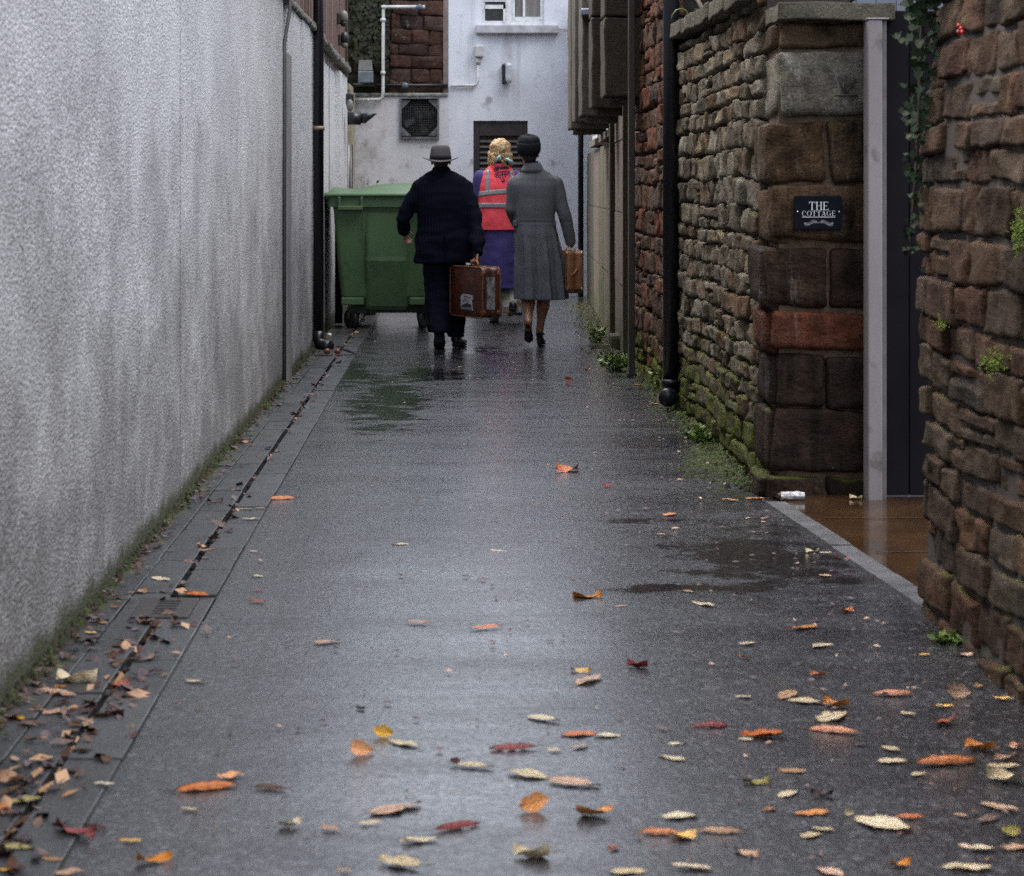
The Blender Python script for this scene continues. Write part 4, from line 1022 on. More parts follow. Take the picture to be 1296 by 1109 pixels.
mb = MB(); mb.tube([(ex(447), ED - .03, ez(107)), (ex(512), ED - .03, ez(108.5)), (ex(567), ED - .03, ez(108.5))], .022, 8); mb.build('cable', M_PIPE, T)
for px, py in ((513, 109), (531, 10)):
    mb = MB(); mb.ell((ex(px), ED - .09, ez(py)), (.045, .04, .045)); mb.build('round_box', simple('round_box_grey', (.09, .12, .16), rough=.35), T)
tag(T, 'dark cable with small round boxes running along the red stone', 'cable')
T = empty('security_light', (ex(463), ED - .15, ez(95)))
mb = MB(); mb.box(ex(454), ex(473), ED - .2, ED - .05, ez(106), ez(91), bev=.015); mb.build('lens', simple('lens_grey', (.16, .19, .22), (.10, .12, .14), .25, 8), T)
mb = MB(); mb.add([(ex(454), ED - .16, ez(90)), (ex(472), ED - .16, ez(90)), (ex(471), ED - .16, ez(77)), (ex(455), ED - .16, ez(77)), (ex(454), ED - .02, ez(90)), (ex(472), ED - .02, ez(90)), (ex(471), ED - .02, ez(77)), (ex(455), ED - .02, ez(77))], [(0, 1, 2, 3), (4, 5, 6, 7), (0, 1, 5, 4), (2, 3, 7, 6), (0, 3, 7, 4), (1, 2, 6, 5)]); mb.build('housing', simple('light_body', (.20, .19, .18), rough=.6), T)
mb = MB(); mb.box(ex(450), ex(474), ED - .1, ED + .02, ez(110), ez(107.5)); mb.build('bracket', M_BLKP, T)
tag(T, 'grey security light on the dark mossy stone left of the white pipe', 'security light')
# ivy roots hanging on the mossy stone
mb = MB(); rng = random.Random(6)
for k in range(26):
    x = ex(452 + 40 * rng.random()); z = ez(-30); pts = []
    for q in range(9): pts.append((x, ED - .03, z)); x += rng.uniform(-.07, .07); z -= (ez(-30) - ez(75)) / 8
    mb.tube(pts, .006, 4)
for k in range(500):
    x = ex(447 + 44 * rng.random()); z = ez(-40 + 125 * rng.random()); a = rng.random() * 6.3; s = rng.uniform(.012, .035)
    mb.add([(x + s * math.cos(a + q), ED - .035 - .02 * rng.random(), z + s * math.sin(a + q)) for q in (0, 1.7, 3.1, 4.7)], [(0, 1, 2, 3)], 1, True)
tag(mb.build('creeper', [simple('creeper_stem', (.03, .022, .015), rough=.9), simple('creeper_leaf', (.022, .028, .008), (.012, .014, .006), .8, 8)]), 'dark creeper hanging over the mossy stone above the bin', 'creeper')
mb = MB(); mb.tube([(ex(715), ED - .02, ez(38)), (ex(722), ED - .06, ez(40)), (ex(730), ED - .1, ez(44)), (ex(738), ED - .14, ez(52))], [.004, .005, .006, .006], 5); mb.tube([(ex(722), ED - .06, ez(40)), (ex(719), ED - .07, ez(34)), (ex(721), ED - .08, ez(31))], .004, 5); mb.tube([(ex(706), ED - .02, ez(38)), (ex(715), ED - .02, ez(38))], .004, 5)
tag(mb.build('dry_twig', simple('dry_twig_bark', (.16, .11, .08), rough=.9)), 'dry twig trailing across the pale end wall beside the garages', 'twig')
mb = MB(); x_ = hx(735, 26.3); mb.tube([(x_, 26.3, .0), (x_, 26.3, 4.5)], .035, 12)
tag(mb.build('corner_pipe', M_PIPE), 'thin black pipe in the corner between the garages and the pale end wall', 'pipe')
mb = MB(); mb.box(-1.75, hx(446, 25.9), 25.6, 26.6, -.05, 2.62); mb.box(-1.8, hx(447, 25.9) - .03, 25.55, 26.64, 2.62, 2.70)
tag(mb.build('return_wall', simple('beige_paint', (.36, .31, .22), (.22, .19, .13), .8, 6)), 'narrow beige wall return in the gap behind the white wall', 'wall')

# ------------------------------------------------------------------ plants
def leafpoly(mb, p, u, v, L, Wd, mi=0, fold=.25):
    n = u.cross(v)
    a = p; b = p + u * L * .45 + v * Wd * .5 + n * fold * Wd * .4; c = p + u * L; d = p + u * L * .45 - v * Wd * .5 + n * fold * Wd * .4; m = p + u * L * .5
    mb.add([a, b, c, d, m], [(0, 4, 1), (1, 4, 2), (2, 4, 3), (3, 4, 0)], mi, True)
def rdir(rng, up=.3):
    q = Vector((rng.gauss(0, 1), rng.gauss(0, 1), rng.gauss(up, .7))); return q.normalized()
def weed(loc, h, wd, n, label, mats, seed, L=.05, up=.6, W_=.5, name='weed', cat='weed', group=None):
    rng = random.Random(seed); t = empty(name, loc); p0 = Vector(loc)
    st = MB(); fo = MB()
    for k in range(n):
        a = rng.random() * 6.3; r = wd * rng.random() ** .6; tip = p0 + Vector((r * math.cos(a), r * math.sin(a), h * rng.uniform(.35, 1)))
        root = p0 + Vector((r * .3 * math.cos(a), r * .3 * math.sin(a), -.01)); mid = (root + tip) / 2 + Vector((0, 0, h * .12))
        st.tube([root, mid, tip], .0022, 4)
        for q in range(rng.randint(4, 7)):
            f = rng.uniform(.35, 1); b = root.lerp(tip, f); u = rdir(rng, up); v = u.cross(rdir(rng)).normalized()
            leafpoly(fo, b, u, v, L * rng.uniform(.6, 1.2), L * W_ * rng.uniform(.7, 1.2), rng.choice([0, 0, 1]))
    st.build('stem', mats[0], t); fo.build('foliage', mats, t)
    return tag(t, label, cat, group)
M_W1 = simple('weed_green', (.085, .15, .020), (.05, .095, .015), .5, 20); M_W2 = simple('weed_pale', (.14, .19, .035), (.09, .12, .025), .5, 20)
g1 = gp(781, 469); weed((g1.x, g1.y, 0), .13, .17, 46, 'clump of green weeds at the foot of the garages, against the dark post', [M_W1, M_W2], 1, group='weeds along the stone wall')
g1 = gp(835, 492); weed((g1.x + .02, 14.1, 0), .12, .12, 26, 'sparse green weed in the moss just behind the downpipe shoe', [M_W1, M_W2], 2, group='weeds along the stone wall')
g1 = gp(893, 560); weed((RX - .06, 11.2, 0), .09, .14, 30, 'low leafy weed growing from moss between downpipe and gate pier', [M_W1, M_W2], 3, group='weeds along the stone wall')
g1 = gp(768, 440); weed((1.33, 18.6, 0), .14, .10, 20, 'mossy weed tuft beside the brown garage post', [M_W2, M_W1], 4, group='weeds along the stone wall')
g1 = gp(962, 622); weed((RX - .03, 9.45, 0), .06, .05, 10, 'tiny weed sprouting at the bottom corner of the gate pier', [M_W1, M_W2], 5, L=.03, group='weeds along the stone wall')
g1 = gp(1205, 818); weed((1.53, 6.28, 0), .018, .06, 12, 'flat green weed at the foot of the brown stone wall', [M_W1, M_W2], 6, L=.035, group='weeds along the stone wall')
# grass blade arching over the downpipe
mb = MB(); d = 12.7
mb.tube([(hx(x, d), d, hz(y, d)) for x, y in ((849, 27), (851, 19), (856, 13), (862, 11), (868, 13), (874, 24), (876, 40))], [.001, .003, .004, .004, .004, .003, .002], 5)
tag(mb.build('grass_blade', M_W2), 'single pale grass blade arching across the black downpipe', 'grass blade')
# shrub behind the bin
weed((hx(463, 22.0), 22.6, 0), 1.50, .28, 90, 'small dark evergreen shrub peeping over the left end of the green bin', [simple('shrub_leaf', (.035, .05, .02), (.06, .045, .025), .6, 12), simple('shrub_leaf_light', (.09, .10, .045), rough=.6)], 7, L=.06, name='shrub', cat='shrub')
# ground moss along the stone walls and the white wall
mb = MB(); rng = random.Random(14)
M_MO = simple('moss_bright', (.045, .068, .008), (.018, .028, .006), .95, 18); M_MO2 = simple('moss_dark', (.018, .022, .007), (.028, .020, .009), .95, 20)
def mosslump(p, r, h, mi):
    n = 7; top = p + Vector((0, 0, h)); r1 = [p + Vector((r * math.cos(2 * PI * k / n) * rng.uniform(.7, 1.2), r * math.sin(2 * PI * k / n) * rng.uniform(.7, 1.2), -.004)) for k in range(n)]
    r2 = [p + (q - p) * .6 + Vector((0, 0, h * .8)) for q in r1]
    mb.add(r1 + r2 + [top], [(k, (k + 1) % n, n + (k + 1) % n, n + k) for k in range(n)] + [(n + k, n + (k + 1) % n, 2 * n) for k in range(n)], mi, True)
for k in range(1500):
    y = 9.4 + 7.4 * rng.random() ** 1.2; dens = .5 + .5 * noise.noise(Vector((y * 1.3, 0, 2)))
    x = RX - .01 - abs(rng.gauss(0, .05 + .09 * max(0, noise.noise(Vector((y * .9, 4, 0))))))
    if rng.random() < dens: mosslump(Vector((x, y, 0)), rng.uniform(.008, .022), rng.uniform(.004, .02), rng.choice([0, 0, 1]))
for k in range(700):
    p = gp(905 + rng.gauss(0, 18), 583 + rng.gauss(0, 9)); 
    if p.x < RX - .005: mosslump(p, rng.uniform(.01, .025), rng.uniform(.002, .007), rng.choice([0, 0, 0, 1]))
for k in range(600):
    y = 17 + 8 * rng.random(); x = ga.x + (y - ga.y) * .034 - .03 - abs(rng.gauss(0, .09)); mosslump(Vector((x, y, 0)), rng.uniform(.012, .03), rng.uniform(.004, .014), rng.choice([0, 1, 1]))
for k in range(1800):
    y = 4.5 + 15 * rng.random(); x = WX + .004 + abs(rng.gauss(0, .014)); mosslump(Vector((x, y, .002)), rng.uniform(.006, .016), rng.uniform(.006, .03), rng.choice([0, 1, 1, 1]))
tag(mb.build('moss', [M_MO, M_MO2]), 'cushions of green moss along the foot of the walls', 'moss', kind='stuff')
# wall moss patches and ivy on the near wall
mb = MB()
for (px, py, sx, sy, n) in ((1290, 290, 9, 26, 170), (1264, 457, 14, 14, 150), (1288, 310, 5, 18, 60), (1195, 410, 7, 5, 40)):
    for k in range(n):
        a, b = rng.gauss(0, .5), rng.gauss(0, .5); X_ = px + a * sx; d = (NX + .0) * F / (X_ - VX); p = Vector((NX - .012 + .05 * max(0, hz(py, d) - .9), d, hz(py + b * sy, d)))
        s = rng.uniform(.002, .0045)
        for q in range(4): leafpoly(mb, p + Vector((rng.gauss(0, .003), rng.gauss(0, .012), rng.gauss(0, .006))), Vector((-1, rng.gauss(0, .8), rng.gauss(.2, .8))).normalized(), Vector((rng.gauss(0, .3), 1, rng.gauss(0, .5))).normalized(), s * 2.4, s * 1.6)
tag(mb.build('wall_moss', simple('moss_vivid', (.15, .21, .010), (.06, .10, .010), .95, 40)), 'vivid green moss patches growing on the brown stone wall', 'moss', kind='stuff')
IV = empty('ivy', (NX, 6.78, 0)); M_IV = simple('ivy_leaf', (.006, .016, .006), (.014, .028, .010), .6, 30, **{'Specular IOR Level': .12}); M_IV2 = simple('ivy_pale', (.035, .045, .024), (.014, .024, .010), .6, 25, **{'Specular IOR Level': .1})
st = MB(); fo = MB(); rng = random.Random(77)
path = [(1176, -60), (1174, 0), (1172, 60), (1169, 120), (1166, 170), (1163, 220), (1160, 265), (1158, 300), (1157, 325)]
pts = [Vector((hx(x - 5, 6.70), 6.70 + .01 * math.sin(i), hz(y, 6.70))) for i, (x, y) in enumerate(path)]
st.tube(pts, [.008, .008, .007, .006, .006, .005, .004, .003, .002], 6)
for k in range(330):
    f = rng.random() ** 2.5 * (len(pts) - 1); i = min(int(f), len(pts) - 2); p = pts[i].lerp(pts[i + 1], f - i)
    tf = f / (len(pts) - 1); wd = .060 * (1 - tf * .72)
    p = p + Vector((rng.gauss(.005, wd * .75), rng.uniform(-.06, .05), rng.gauss(0, .03)))
    L = rng.uniform(.022, .052) * (1 - .55 * tf); nrm = Vector((rng.gauss(-.4, .5), rng.gauss(-1, .4), rng.gauss(.4, .5))).normalized(); u = Vector((rng.gauss(0, .5), 0, -1)); u = (u - nrm * u.dot(nrm)).normalized(); v = nrm.cross(u)
    lob = [(0, 0), (.18, .42), (.02, .62), (.42, .36), (.62, .40), (1, 0), (.62, -.40), (.42, -.36), (.02, -.62), (.18, -.42)]
    vs = [p + u * a * L + v * b * L + nrm * (.12 * L * abs(b)) for a, b in lob]
    fo.add(vs + [p + u * .4 * L], [(q, (q + 1) % 10, 10) for q in range(10)], 1 if rng.random() < .10 + .35 * tf * tf else 0, True)
st.build('stem', simple('ivy_stem', (.05, .035, .02), rough=.8), IV); fo.build('foliage', [M_IV, M_IV2], IV)
tag(IV, 'ivy trailing down the corner of the brown stone wall beside the dark gate', 'ivy')
d = 1.6 * F / (1255 - VX); c = Vector((NX - .01, d, hz(36, d)))
BE = empty('berry_sprig', c); M_BER = simple('red_berry', (.45, .018, .012), (.30, .012, .01), .25, 40)
for (a, b) in ((-.006, .012), (-.008, -.012), (.006, -.003), (.012, -.018)):
    mb = MB(); mb.ell(c + Vector((-.02, -a * 2.2, b * .75)), .0068, nu=12, nv=8); mb.build('berry', M_BER, BE)
mb = MB(); mb.tube([c + Vector((.03, .05, .05)), c + Vector((-.01, .01, .03)), c + Vector((-.02, 0, .0))], .0015, 5); mb.build('stalk', simple('stalk_green', (.09, .10, .02)), BE)
mb = MB(); leafpoly(mb, c + Vector((-.015, -.02, .012)), Vector((0, -.8, .6)), Vector((0, .6, .8)), .03, .014); mb.build('leaf', M_W2, BE)
tag(BE, 'sprig of red berries poking from the top of the brown stone wall', 'berries')

# ------------------------------------------------------------------ wheelie bin
BD = 20.2; s_ = BD / F
BN = empty('wheelie_bin', (hx(489, BD), BD, 0))
M_BIN = simple('bin_green', (.052, .105, .040), (.042, .088, .034), .5, 3, bs=.08, bscale=300, dirt=(5, (.022, .055, .024), .55, .75)); M_BLID = simple('lid_green', (.064, .128, .052), (.052, .108, .043), .55, 3, bs=.05)
def bx(px): return hx(px, BD)
def bz(py): return hz(py, BD)
def rrect(x0, x1, y0, y1, z, r, n=5):
    pts = []
    for (cx, cy, a0) in ((x1 - r, y1 - r, 0), (x0 + r, y1 - r, 90), (x0 + r, y0 + r, 180), (x1 - r, y0 + r, 270)):
        for k in range(n + 1): a = R(a0 + 90 * k / n); pts.append((cx + r * math.cos(a), cy + r * math.sin(a), z))
    return pts
bw = BD + 1.0
mb = MB()
rows = [(386, 432, 546, .10), (375, 431, 547, .06), (330, 426.5, 551, .03), (268, 422, 556, .0), (262, 421, 557, -.005), (262, 414, 564, -.035), (249, 414, 564, -.035)]
mb.rings([rrect(bx(a), bx(b), BD + o, bw - o, bz(y), .05) for (y, a, b, o) in rows], smooth=False)
mb.build('body', M_BIN, BN)
mb = MB()   # raised middle panel, deeper than the flanks
mb.rings([rrect(bx(461), bx(517), BD - .028 + o, BD + .4, bz(y), .05) for (y, o) in ((393, .12), (388, .095), (330, .015), (325, .02), (270, .022))], smooth=False); mb.build('front_panel', M_BIN, BN)
for (a, b) in ((428, 460), (519, 551)):
    mb = MB()
    mb.box(bx(a), bx(a + 3.5), BD - .075, BD + .05, bz(264), bz(249), bev=.008); mb.box(bx(b - 3.5), bx(b), BD - .075, BD + .05, bz(264), bz(249), bev=.008); mb.box(bx(a), bx(b), BD - .085, BD - .045, bz(266), bz(260.5), bev=.008); mb.build('handle', M_BIN, BN)
    mb = MB(); mb.box(bx(459.2), bx(460.4), BD - .006, BD + .06, bz(290), bz(267)) if a < 500 else mb.box(bx(518), bx(519.2), BD - .006, BD + .06, bz(290), bz(267)); mb.build('rib', M_BIN, BN)
    mb = MB(); aa, bb = (431.5, 460) if a < 500 else (518, 546.5); mb.box(bx(aa), bx(bb), BD + .035, BD + .13, bz(386.5), bz(377), bev=.01); mb.build('foot_flange', M_BIN, BN)
mb = MB(); z0 = bz(249) + .002
def lidz(x, y):    # two shallow humps
    u = (x - bx(412)) / (bx(566) - bx(412)); v = (y - BD) / 1.0
    return .035 + .035 * math.sin(PI * min(max(v, 0), 1)) + .055 * math.sin(PI * min(1, max(0, (u - .25) / .75))) * (.3 + .7 * v) - .02 * math.exp(-((u - .22) / .10) ** 2)
nx_, ny_ = 36, 12; vs = []; fs = []
for j in range(ny_ + 1):
    for i in range(nx_ + 1):
        x = bx(411.5) + (bx(566) - bx(411.5)) * i / nx_; y = BD - .06 + 1.12 * j / ny_
        e = min(i, nx_ - i, 2) / 2 * min(j, ny_ - j, 2) / 2
        vs.append((x, y, z0 + .025 + e * lidz(x, y)))
for j in range(ny_):
    for i in range(nx_): a = j * (nx_ + 1) + i; fs.append((a, a + 1, a + nx_ + 2, a + nx_ + 1))
mb.add(vs, fs, 0, True)
mb.box(bx(411), bx(566.5), BD - .065, bw + .065, z0, z0 + .026, bev=.01)
mb.build('lid', M_BLID, BN)
mb = MB(); mb.tube([(bx(410.5), BD + .1, z0 + .01), (bx(412.5), BD + .1, z0 + .01)], .028, 12); mb.tube([(bx(565.5), BD + .1, z0 + .01), (bx(567.5), BD + .1, z0 + .01)], .028, 12); mb.build('lifting_pin', M_BLKP, BN)
for (px, y, yaw) in ((446, BD + .16, .7), (534, BD + .16, -.4), (446, BD + .82, .2), (534, BD + .82, .4)):
    cs = empty('caster', (bx(px) - BN.location.x, y - BD, .10)); cs.parent = BN
    u = Vector((math.cos(yaw), math.sin(yaw), 0)); n = Vector((-u.y, u.x, 0)); c = Vector((bx(px), y, .10)) + n * .03
    mb = MB(); mb.tube([c - u * .025, c - u * .02, c + u * .02, c + u * .025], [.085, .1, .1, .085], 24); mb.build('wheel', M_BLKP, cs)
    mb = MB()
    for k in (-1, 1):
        p = c + u * .036 * k; mb.tube([p, p - n * .02 + Vector((0, 0, .10)), p - n * .045 + Vector((0, 0, .17))], [.014, .022, .03], 6)
    mb.box(c.x - n.x * .04 - .06, c.x - n.x * .04 + .06, c.y - n.y * .04 - .06, c.y - n.y * .04 + .06, .245, .285); mb.build('fork', M_GALV, cs)
mb = MB(); mb.box(bx(440), bx(540), BD + .12, bw - .12, .16, .30); mb.build('underframe_shade', M_DARK, BN)  # underframe hung low, its black also stands in for shade under the bin
tag(BN, 'large green four wheeled wheelie bin with lid shut against the white wall', 'wheelie bin')

# ------------------------------------------------------------------ small litter
p = gp(1003, 636); T = empty('crushed_packet', (p.x, p.y, .012)); rr_ = random.Random(1)
mb = MB(); L_ = .052
mb.rings([[(p.x - L_ + 2 * L_ * k / 6, p.y + (.016 + .004 * rr_.random()) * math.cos(a * PI / 5), .030 + (.014 + .007 * rr_.random()) * math.sin(a * PI / 5)) for a in range(10)] for k in range(7)], smooth=False); mb.build('packet', simple('crumpled_white', (.50, .50, .50), (.20, .19, .19), .35, 60), T)
mb = MB(); mb.tube([(p.x - L_ - .012, p.y, .028), (p.x - L_ + .004, p.y, .03)], .013, 8); mb.build('torn_end', simple('torn_dark', (.06, .02, .02)), T)
tag(T, 'crushed white packet lying on the brown paving below the gate pier', 'litter')
M_CON = simple('conker_brown', (.22, .075, .035), (.14, .05, .025), .35, 50)
for k, (px, py, r) in enumerate(((414, 449, .027), (427, 448.5, .024))):
    p = gp(px, py); mb = MB(); mb.ell(p + Vector((0, 0, r)), (r * 1.05, r, r * .95)); mb.ell(p + Vector((0, -r * .75, r * 1.2)), (r * .45, r * .3, r * .4))
    tag(mb.build('conker', M_CON), ['larger brown conker beside the downpipe shoe in the gutter', 'smaller brown conker at the edge of the gutter, farther from the downpipe'][k], 'conker', 'conkers by the downpipe')
p = gp(417, 426); mb = MB(); rr_ = random.Random(5); mb.ell(p + Vector((0, 0, .016)), (.024, .018, .015), nu=8, nv=6); mb.v = [v + noise.noise_vector(v * 60) * .006 for v in mb.v]
tag(mb.build('paper_scrap', M_WHT), 'crumpled white paper scrap near the corner of the green bin', 'litter')
for k, (a, b) in enumerate((((434, 444), (452, 450)), ((398, 452), (447, 451)))):
    p, q = gp(*a), gp(*b); mb = MB(); mb.tube([p + Vector((0, 0, .012)), (p + q) / 2 + Vector((0, .01, .016)), q + Vector((0, 0, .010))], [.006, .008, .004], 6)
    tag(mb.build('twig', LM['plum']), ['short wet black twig on the asphalt beyond the conkers', 'long thin twig lying across the slot drain by the conkers'][k], 'twig', 'twigs by the downpipe')
for k, (px, py) in enumerate(((785, 440),)):
    p = gp(px, py); mb = MB(); bm = bmesh.new(); bmesh.ops.create_cube(bm, size=1); bmesh.ops.subdivide_edges(bm, edges=list(bm.edges), cuts=3, use_grid_fill=True)
    for v in bm.verts: q = Vector((p.x + v.co.x * .17, p.y + v.co.y * .3, .05 + v.co.z * .13)); v.co = q + noise.noise_vector(q * 12) * .012
    mb.addbm(bm, 0, True); bm.free(); tag(mb.build('concrete_block', M_CONC2), 'loose concrete block at the foot of the garages by the weeds', 'block')
# ================================================================== people
M_SKIN = simple('skin', (.42, .22, .15), (.36, .17, .115), .5, 30)
V = Vector
def hand(mb, w, d, n, side, curl, sc=1.0):
    """w wrist, d towards the fingers, n palm normal (fingers close towards it), side thumb side"""
    d = d.normalized(); n = (n - d * n.dot(d)).normalized(); s = d.cross(n).normalized()
    if s.dot(side) < 0: s = -s
    k = sc
    for q in (-.028, -.010, .010, .026): mb.cap(w + d * .012 * k + s * q * .75 * k, .013 * k, w + d * .088 * k + s * q * k, .0115 * k, n=10)
    for q, L in ((.031, .070), (.0105, .078), (-.0105, .074), (-.030, .058)):
        p = w + d * .090 * k + s * q * k; a = 0; seg = (L * .45 * k, L * .32 * k, L * .25 * k); rr = (.0095 * k, .0085 * k, .0078 * k, .0068 * k); pts = [p]
        for i in range(3):
            a += curl * (.8, 1.1, .8)[i]; pts.append(pts[-1] + (d * math.cos(a) + n * math.sin(a)) * seg[i])
        mb.chain(pts, rr)
    p = w + d * .028 * k + s * .026 * k; q1 = p + (d * .55 + s * .65 + n * .35).normalized() * .040 * k; q2 = q1 + (d * .8 + n * (.3 + curl * .4) + s * .12).normalized() * .032 * k; q3 = q2 + (d * .8 + n * (.4 + curl * .6)).normalized() * .024 * k
    mb.chain([p, q1, q2, q3], (.0135 * k, .0115 * k, .0098 * k, .008 * k))
def head(mb, c, tilt=0, hw=.074):
    mb.ell(c + V((0, -.008, .022)), (hw, .095, .092)); mb.ell(c + V((0, .030, -.040)), (hw * .78, .062, .072))
    mb.cap(c + V((-.022, .060, -.085)), .028, c + V((.022, .060, -.085)), .028)      # chin
    mb.cap(c + V((0, .088, .012)), .010, c + V((0, .108, -.022)), .0145)              # nose
    mb.cap(c + V((-.032, .080, .028)), .012, c + V((.032, .080, .028)), .012)        # brow
    mb.cap(c + V((-.018, .088, -.052)), .0075, c + V((.018, .088, -.052)), .0075); mb.cap(c + V((-.015, .086, -.062)), .008, c + V((.015, .086, -.062)), .008)   # lips
    for q in (-1, 1):
        mb.ell(c + V((q * .032, .070, .006)), (.015, .016, .012)); mb.ell(c + V((q * (hw + .004), .0, -.010)), (.011, .02, .032))
def body(J):
    mb = MB()
    head(mb, J['head']); mb.cap(J['head'] + V((0, -.01, -.06)), .055, J['neck'], .058); mb.cap(J['neck'], .062, J['chest'] + V((0, 0, .12)), .07)
    mb.cap(J['chest'] + V((-.07, 0, 0)), .10, J['chest'] + V((.07, 0, 0)), .10); mb.cap(J['chest'] + V((-.06, 0, -.05)), .10, J['pelvis'] + V((-.05, 0, .05)), .10); mb.cap(J['chest'] + V((.06, 0, -.05)), .10, J['pelvis'] + V((.05, 0, .05)), .10)
    mb.cap(J['pelvis'] + V((-.06, 0, 0)), .10, J['pelvis'] + V((.06, 0, 0)), .10)
    for s in 'lr':
        a = J['arm_' + s]; mb.chain([J['chest'] + V((0, 0, .10)), a[0], a[1], a[2]], (.06, .050, .038, .026))
        hand(mb, *J['hand_' + s])
        l = J['leg_' + s]; kk = J.get('calf', 1.0)
        mb.chain([J['pelvis'] + V((l[0].x * .8, 0, 0)), l[0], l[1]], (.09, .085, .052)); 
        mid = l[1].lerp(l[2], .34) + V((0, -.018, 0)); mb.chain([l[1], mid, l[1].lerp(l[2], .75), l[2]], (.052, .054 * kk, .037, .033)); mb.chain([l[2], l[2] + l[3]], (.034, .03))
    return fuse(mb, .0055, 3)[0]
def superring(cx, cy, z, rx, ry, n=2.4, N=64, ph=0.0, pleat=None):
    out = []
    for i in range(N):
        a = 2 * PI * i / N; c, s = math.cos(a), math.sin(a)
        k = 1.0 if pleat is None else 1 + pleat(a, z)
        out.append(V((cx + rx * k * math.copysign(abs(c) ** (2 / n), c), cy + ry * k * math.copysign(abs(s) ** (2 / n), s), z)))
    return out
def lerp_rings(rows, steps=4):
    out = []
    for k in range(len(rows) - 1):
        for q in range(steps):
            f = q / steps; f2 = f * f * (3 - 2 * f) * .5 + f * .5
            out.append(tuple(a + (b - a) * (f if i == 2 else f2) for i, (a, b) in enumerate(zip(rows[k], rows[k + 1]))))
    out.append(rows[-1]); return out
def eyes(t, c):
    for q in (-1, 1):
        mb = MB(); mb.ell(c + V((q * .032, .079, .006)), .0088, nu=10, nv=6); mb.build('eye', simple('eye', (.05, .04, .035), rough=.2), t, world=False)
def shoe(name, t, ankle, yaw, pitch, L, mat, solemat, w=.045, heel=0.0, hgt=.085, toe=.03, vamp=True):
    """heel at the back under the ankle; pitch lifts the heel about the toe"""
    rows = [(-.055, w * .55, hgt * .95), (-.045, w * .72, hgt), (-.01, w * .78, hgt * 1.0), (.04, w * .76, hgt * (.9 if vamp else .55)), (.09, w * .86, hgt * .62), (.14, w, hgt * .52), (L - .085, w * .92, hgt * .44), (L - .065, w * .60, toe), (L - .056, w * .2, toe * .6)]
    Mx = Matrix.Rotation(yaw, 4, 'Z') @ Matrix.Rotation(-pitch, 4, 'X')
    def tr(v):
        toeP = V((0, L - .09, 0)); q = (Matrix.Rotation(-pitch, 4, 'X') @ (v - toeP)) + toeP
        return ankle + Matrix.Rotation(yaw, 4, 'Z') @ q
    rise = lambda y: heel * max(0, min(1, (.10 - y) / .10)) ** 1.2
    mb = MB(); rs = []
    for (y, ww, hh) in rows:
        r = []
        for k in range(20):
            a = 2 * PI * k / 20; c, s = math.cos(a), math.sin(a)
            r.append(tr(V((ww * math.copysign(abs(c) ** .8, c), y, rise(y) + .012 + (hh - .0) * (.5 + .5 * math.copysign(abs(s) ** .8, s))))))
        rs.append(r)
    mb.rings(rs); o = mb.build(name, mat, t, world=False)
    mb = MB(); rs = []
    for (y, ww, hh) in rows: rs.append([tr(V((ww * 1.06 * math.cos(2 * PI * k / 16), y, rise(y) + .007 + .009 * math.sin(2 * PI * k / 16)))) for k in range(16)])
    mb.rings(rs)
    hb = max(.02, heel)
    mb.rings([[tr(V((w * .62 * f * math.cos(2 * PI * k / 14), -.022 + .032 * f * math.sin(2 * PI * k / 14), z))) for k in range(14)] for (f, z) in ((.72 if heel > .03 else .95, -.0 if heel else -.010), (1, hb + .01))])
    mb.build('sole', solemat, o, world=False)
    return o
def cloth(name, c1, c2, scale=220, rough=.9, bs=.3, big=.25):
    t = NT(name)
    c = t.mix(t.rng(t.noise(scale, 3), .38, .62), c1, c2); c = t.mix(t.rng(t.noise(7, 5), .4, .7, 0, big), c, tuple(q * .5 for q in c1))
    t.b.inputs['Specular IOR Level'].default_value = .15
    return t.fin(c, rough, t.bump(t.noise(scale * 1.3, 3), bs, .001))

# ------------------------------------------------------------------ the man in the pinstripe suit
def place(name, px, py):
    g = gp(px, py); return empty(name, (g.x, g.y, 0)), g.y / F
m, sm = place('person', 565, 440)
def mx(px): return (px - 565) * sm
def mz(py): return (440 - py) * sm
t = NT('pinstripe_navy'); x, y, z = t.xyz()
fr = t.math('FRACT', t.math('MULTIPLY', t.math('ADD', x, t.math('MULTIPLY', y, .35)), 44.0))
st_ = t.rng(t.math('ABSOLUTE', t.math('SUBTRACT', fr, .5)), .05, .10, 1, 0)
c = t.mix(t.rng(t.noise(200, 3), .4, .6), (.0026, .0033, .0085), (.004, .0052, .013)); c = t.mix(t.math('MULTIPLY', st_, t.rng(t.noise(90), .3, .6, .3, .85)), c, (.012, .015, .031))
t.b.inputs['Specular IOR Level'].default_value = .1
M_SUIT = t.fin(c, .9, t.bump(t.noise(250, 3), .25, .001))
M_BAND_ = simple('black_sock', (.008, .008, .010), rough=.9); M_SHOEB = simple('oxblood_leather', (.14, .030, .020), (.08, .020, .014), .3, 20); M_SOLE = simple('dark_sole', (.012, .011, .010), rough=.6); M_BLKL = simple('black_leather', (.010, .010, .011), (.016, .016, .017), .3, 20)
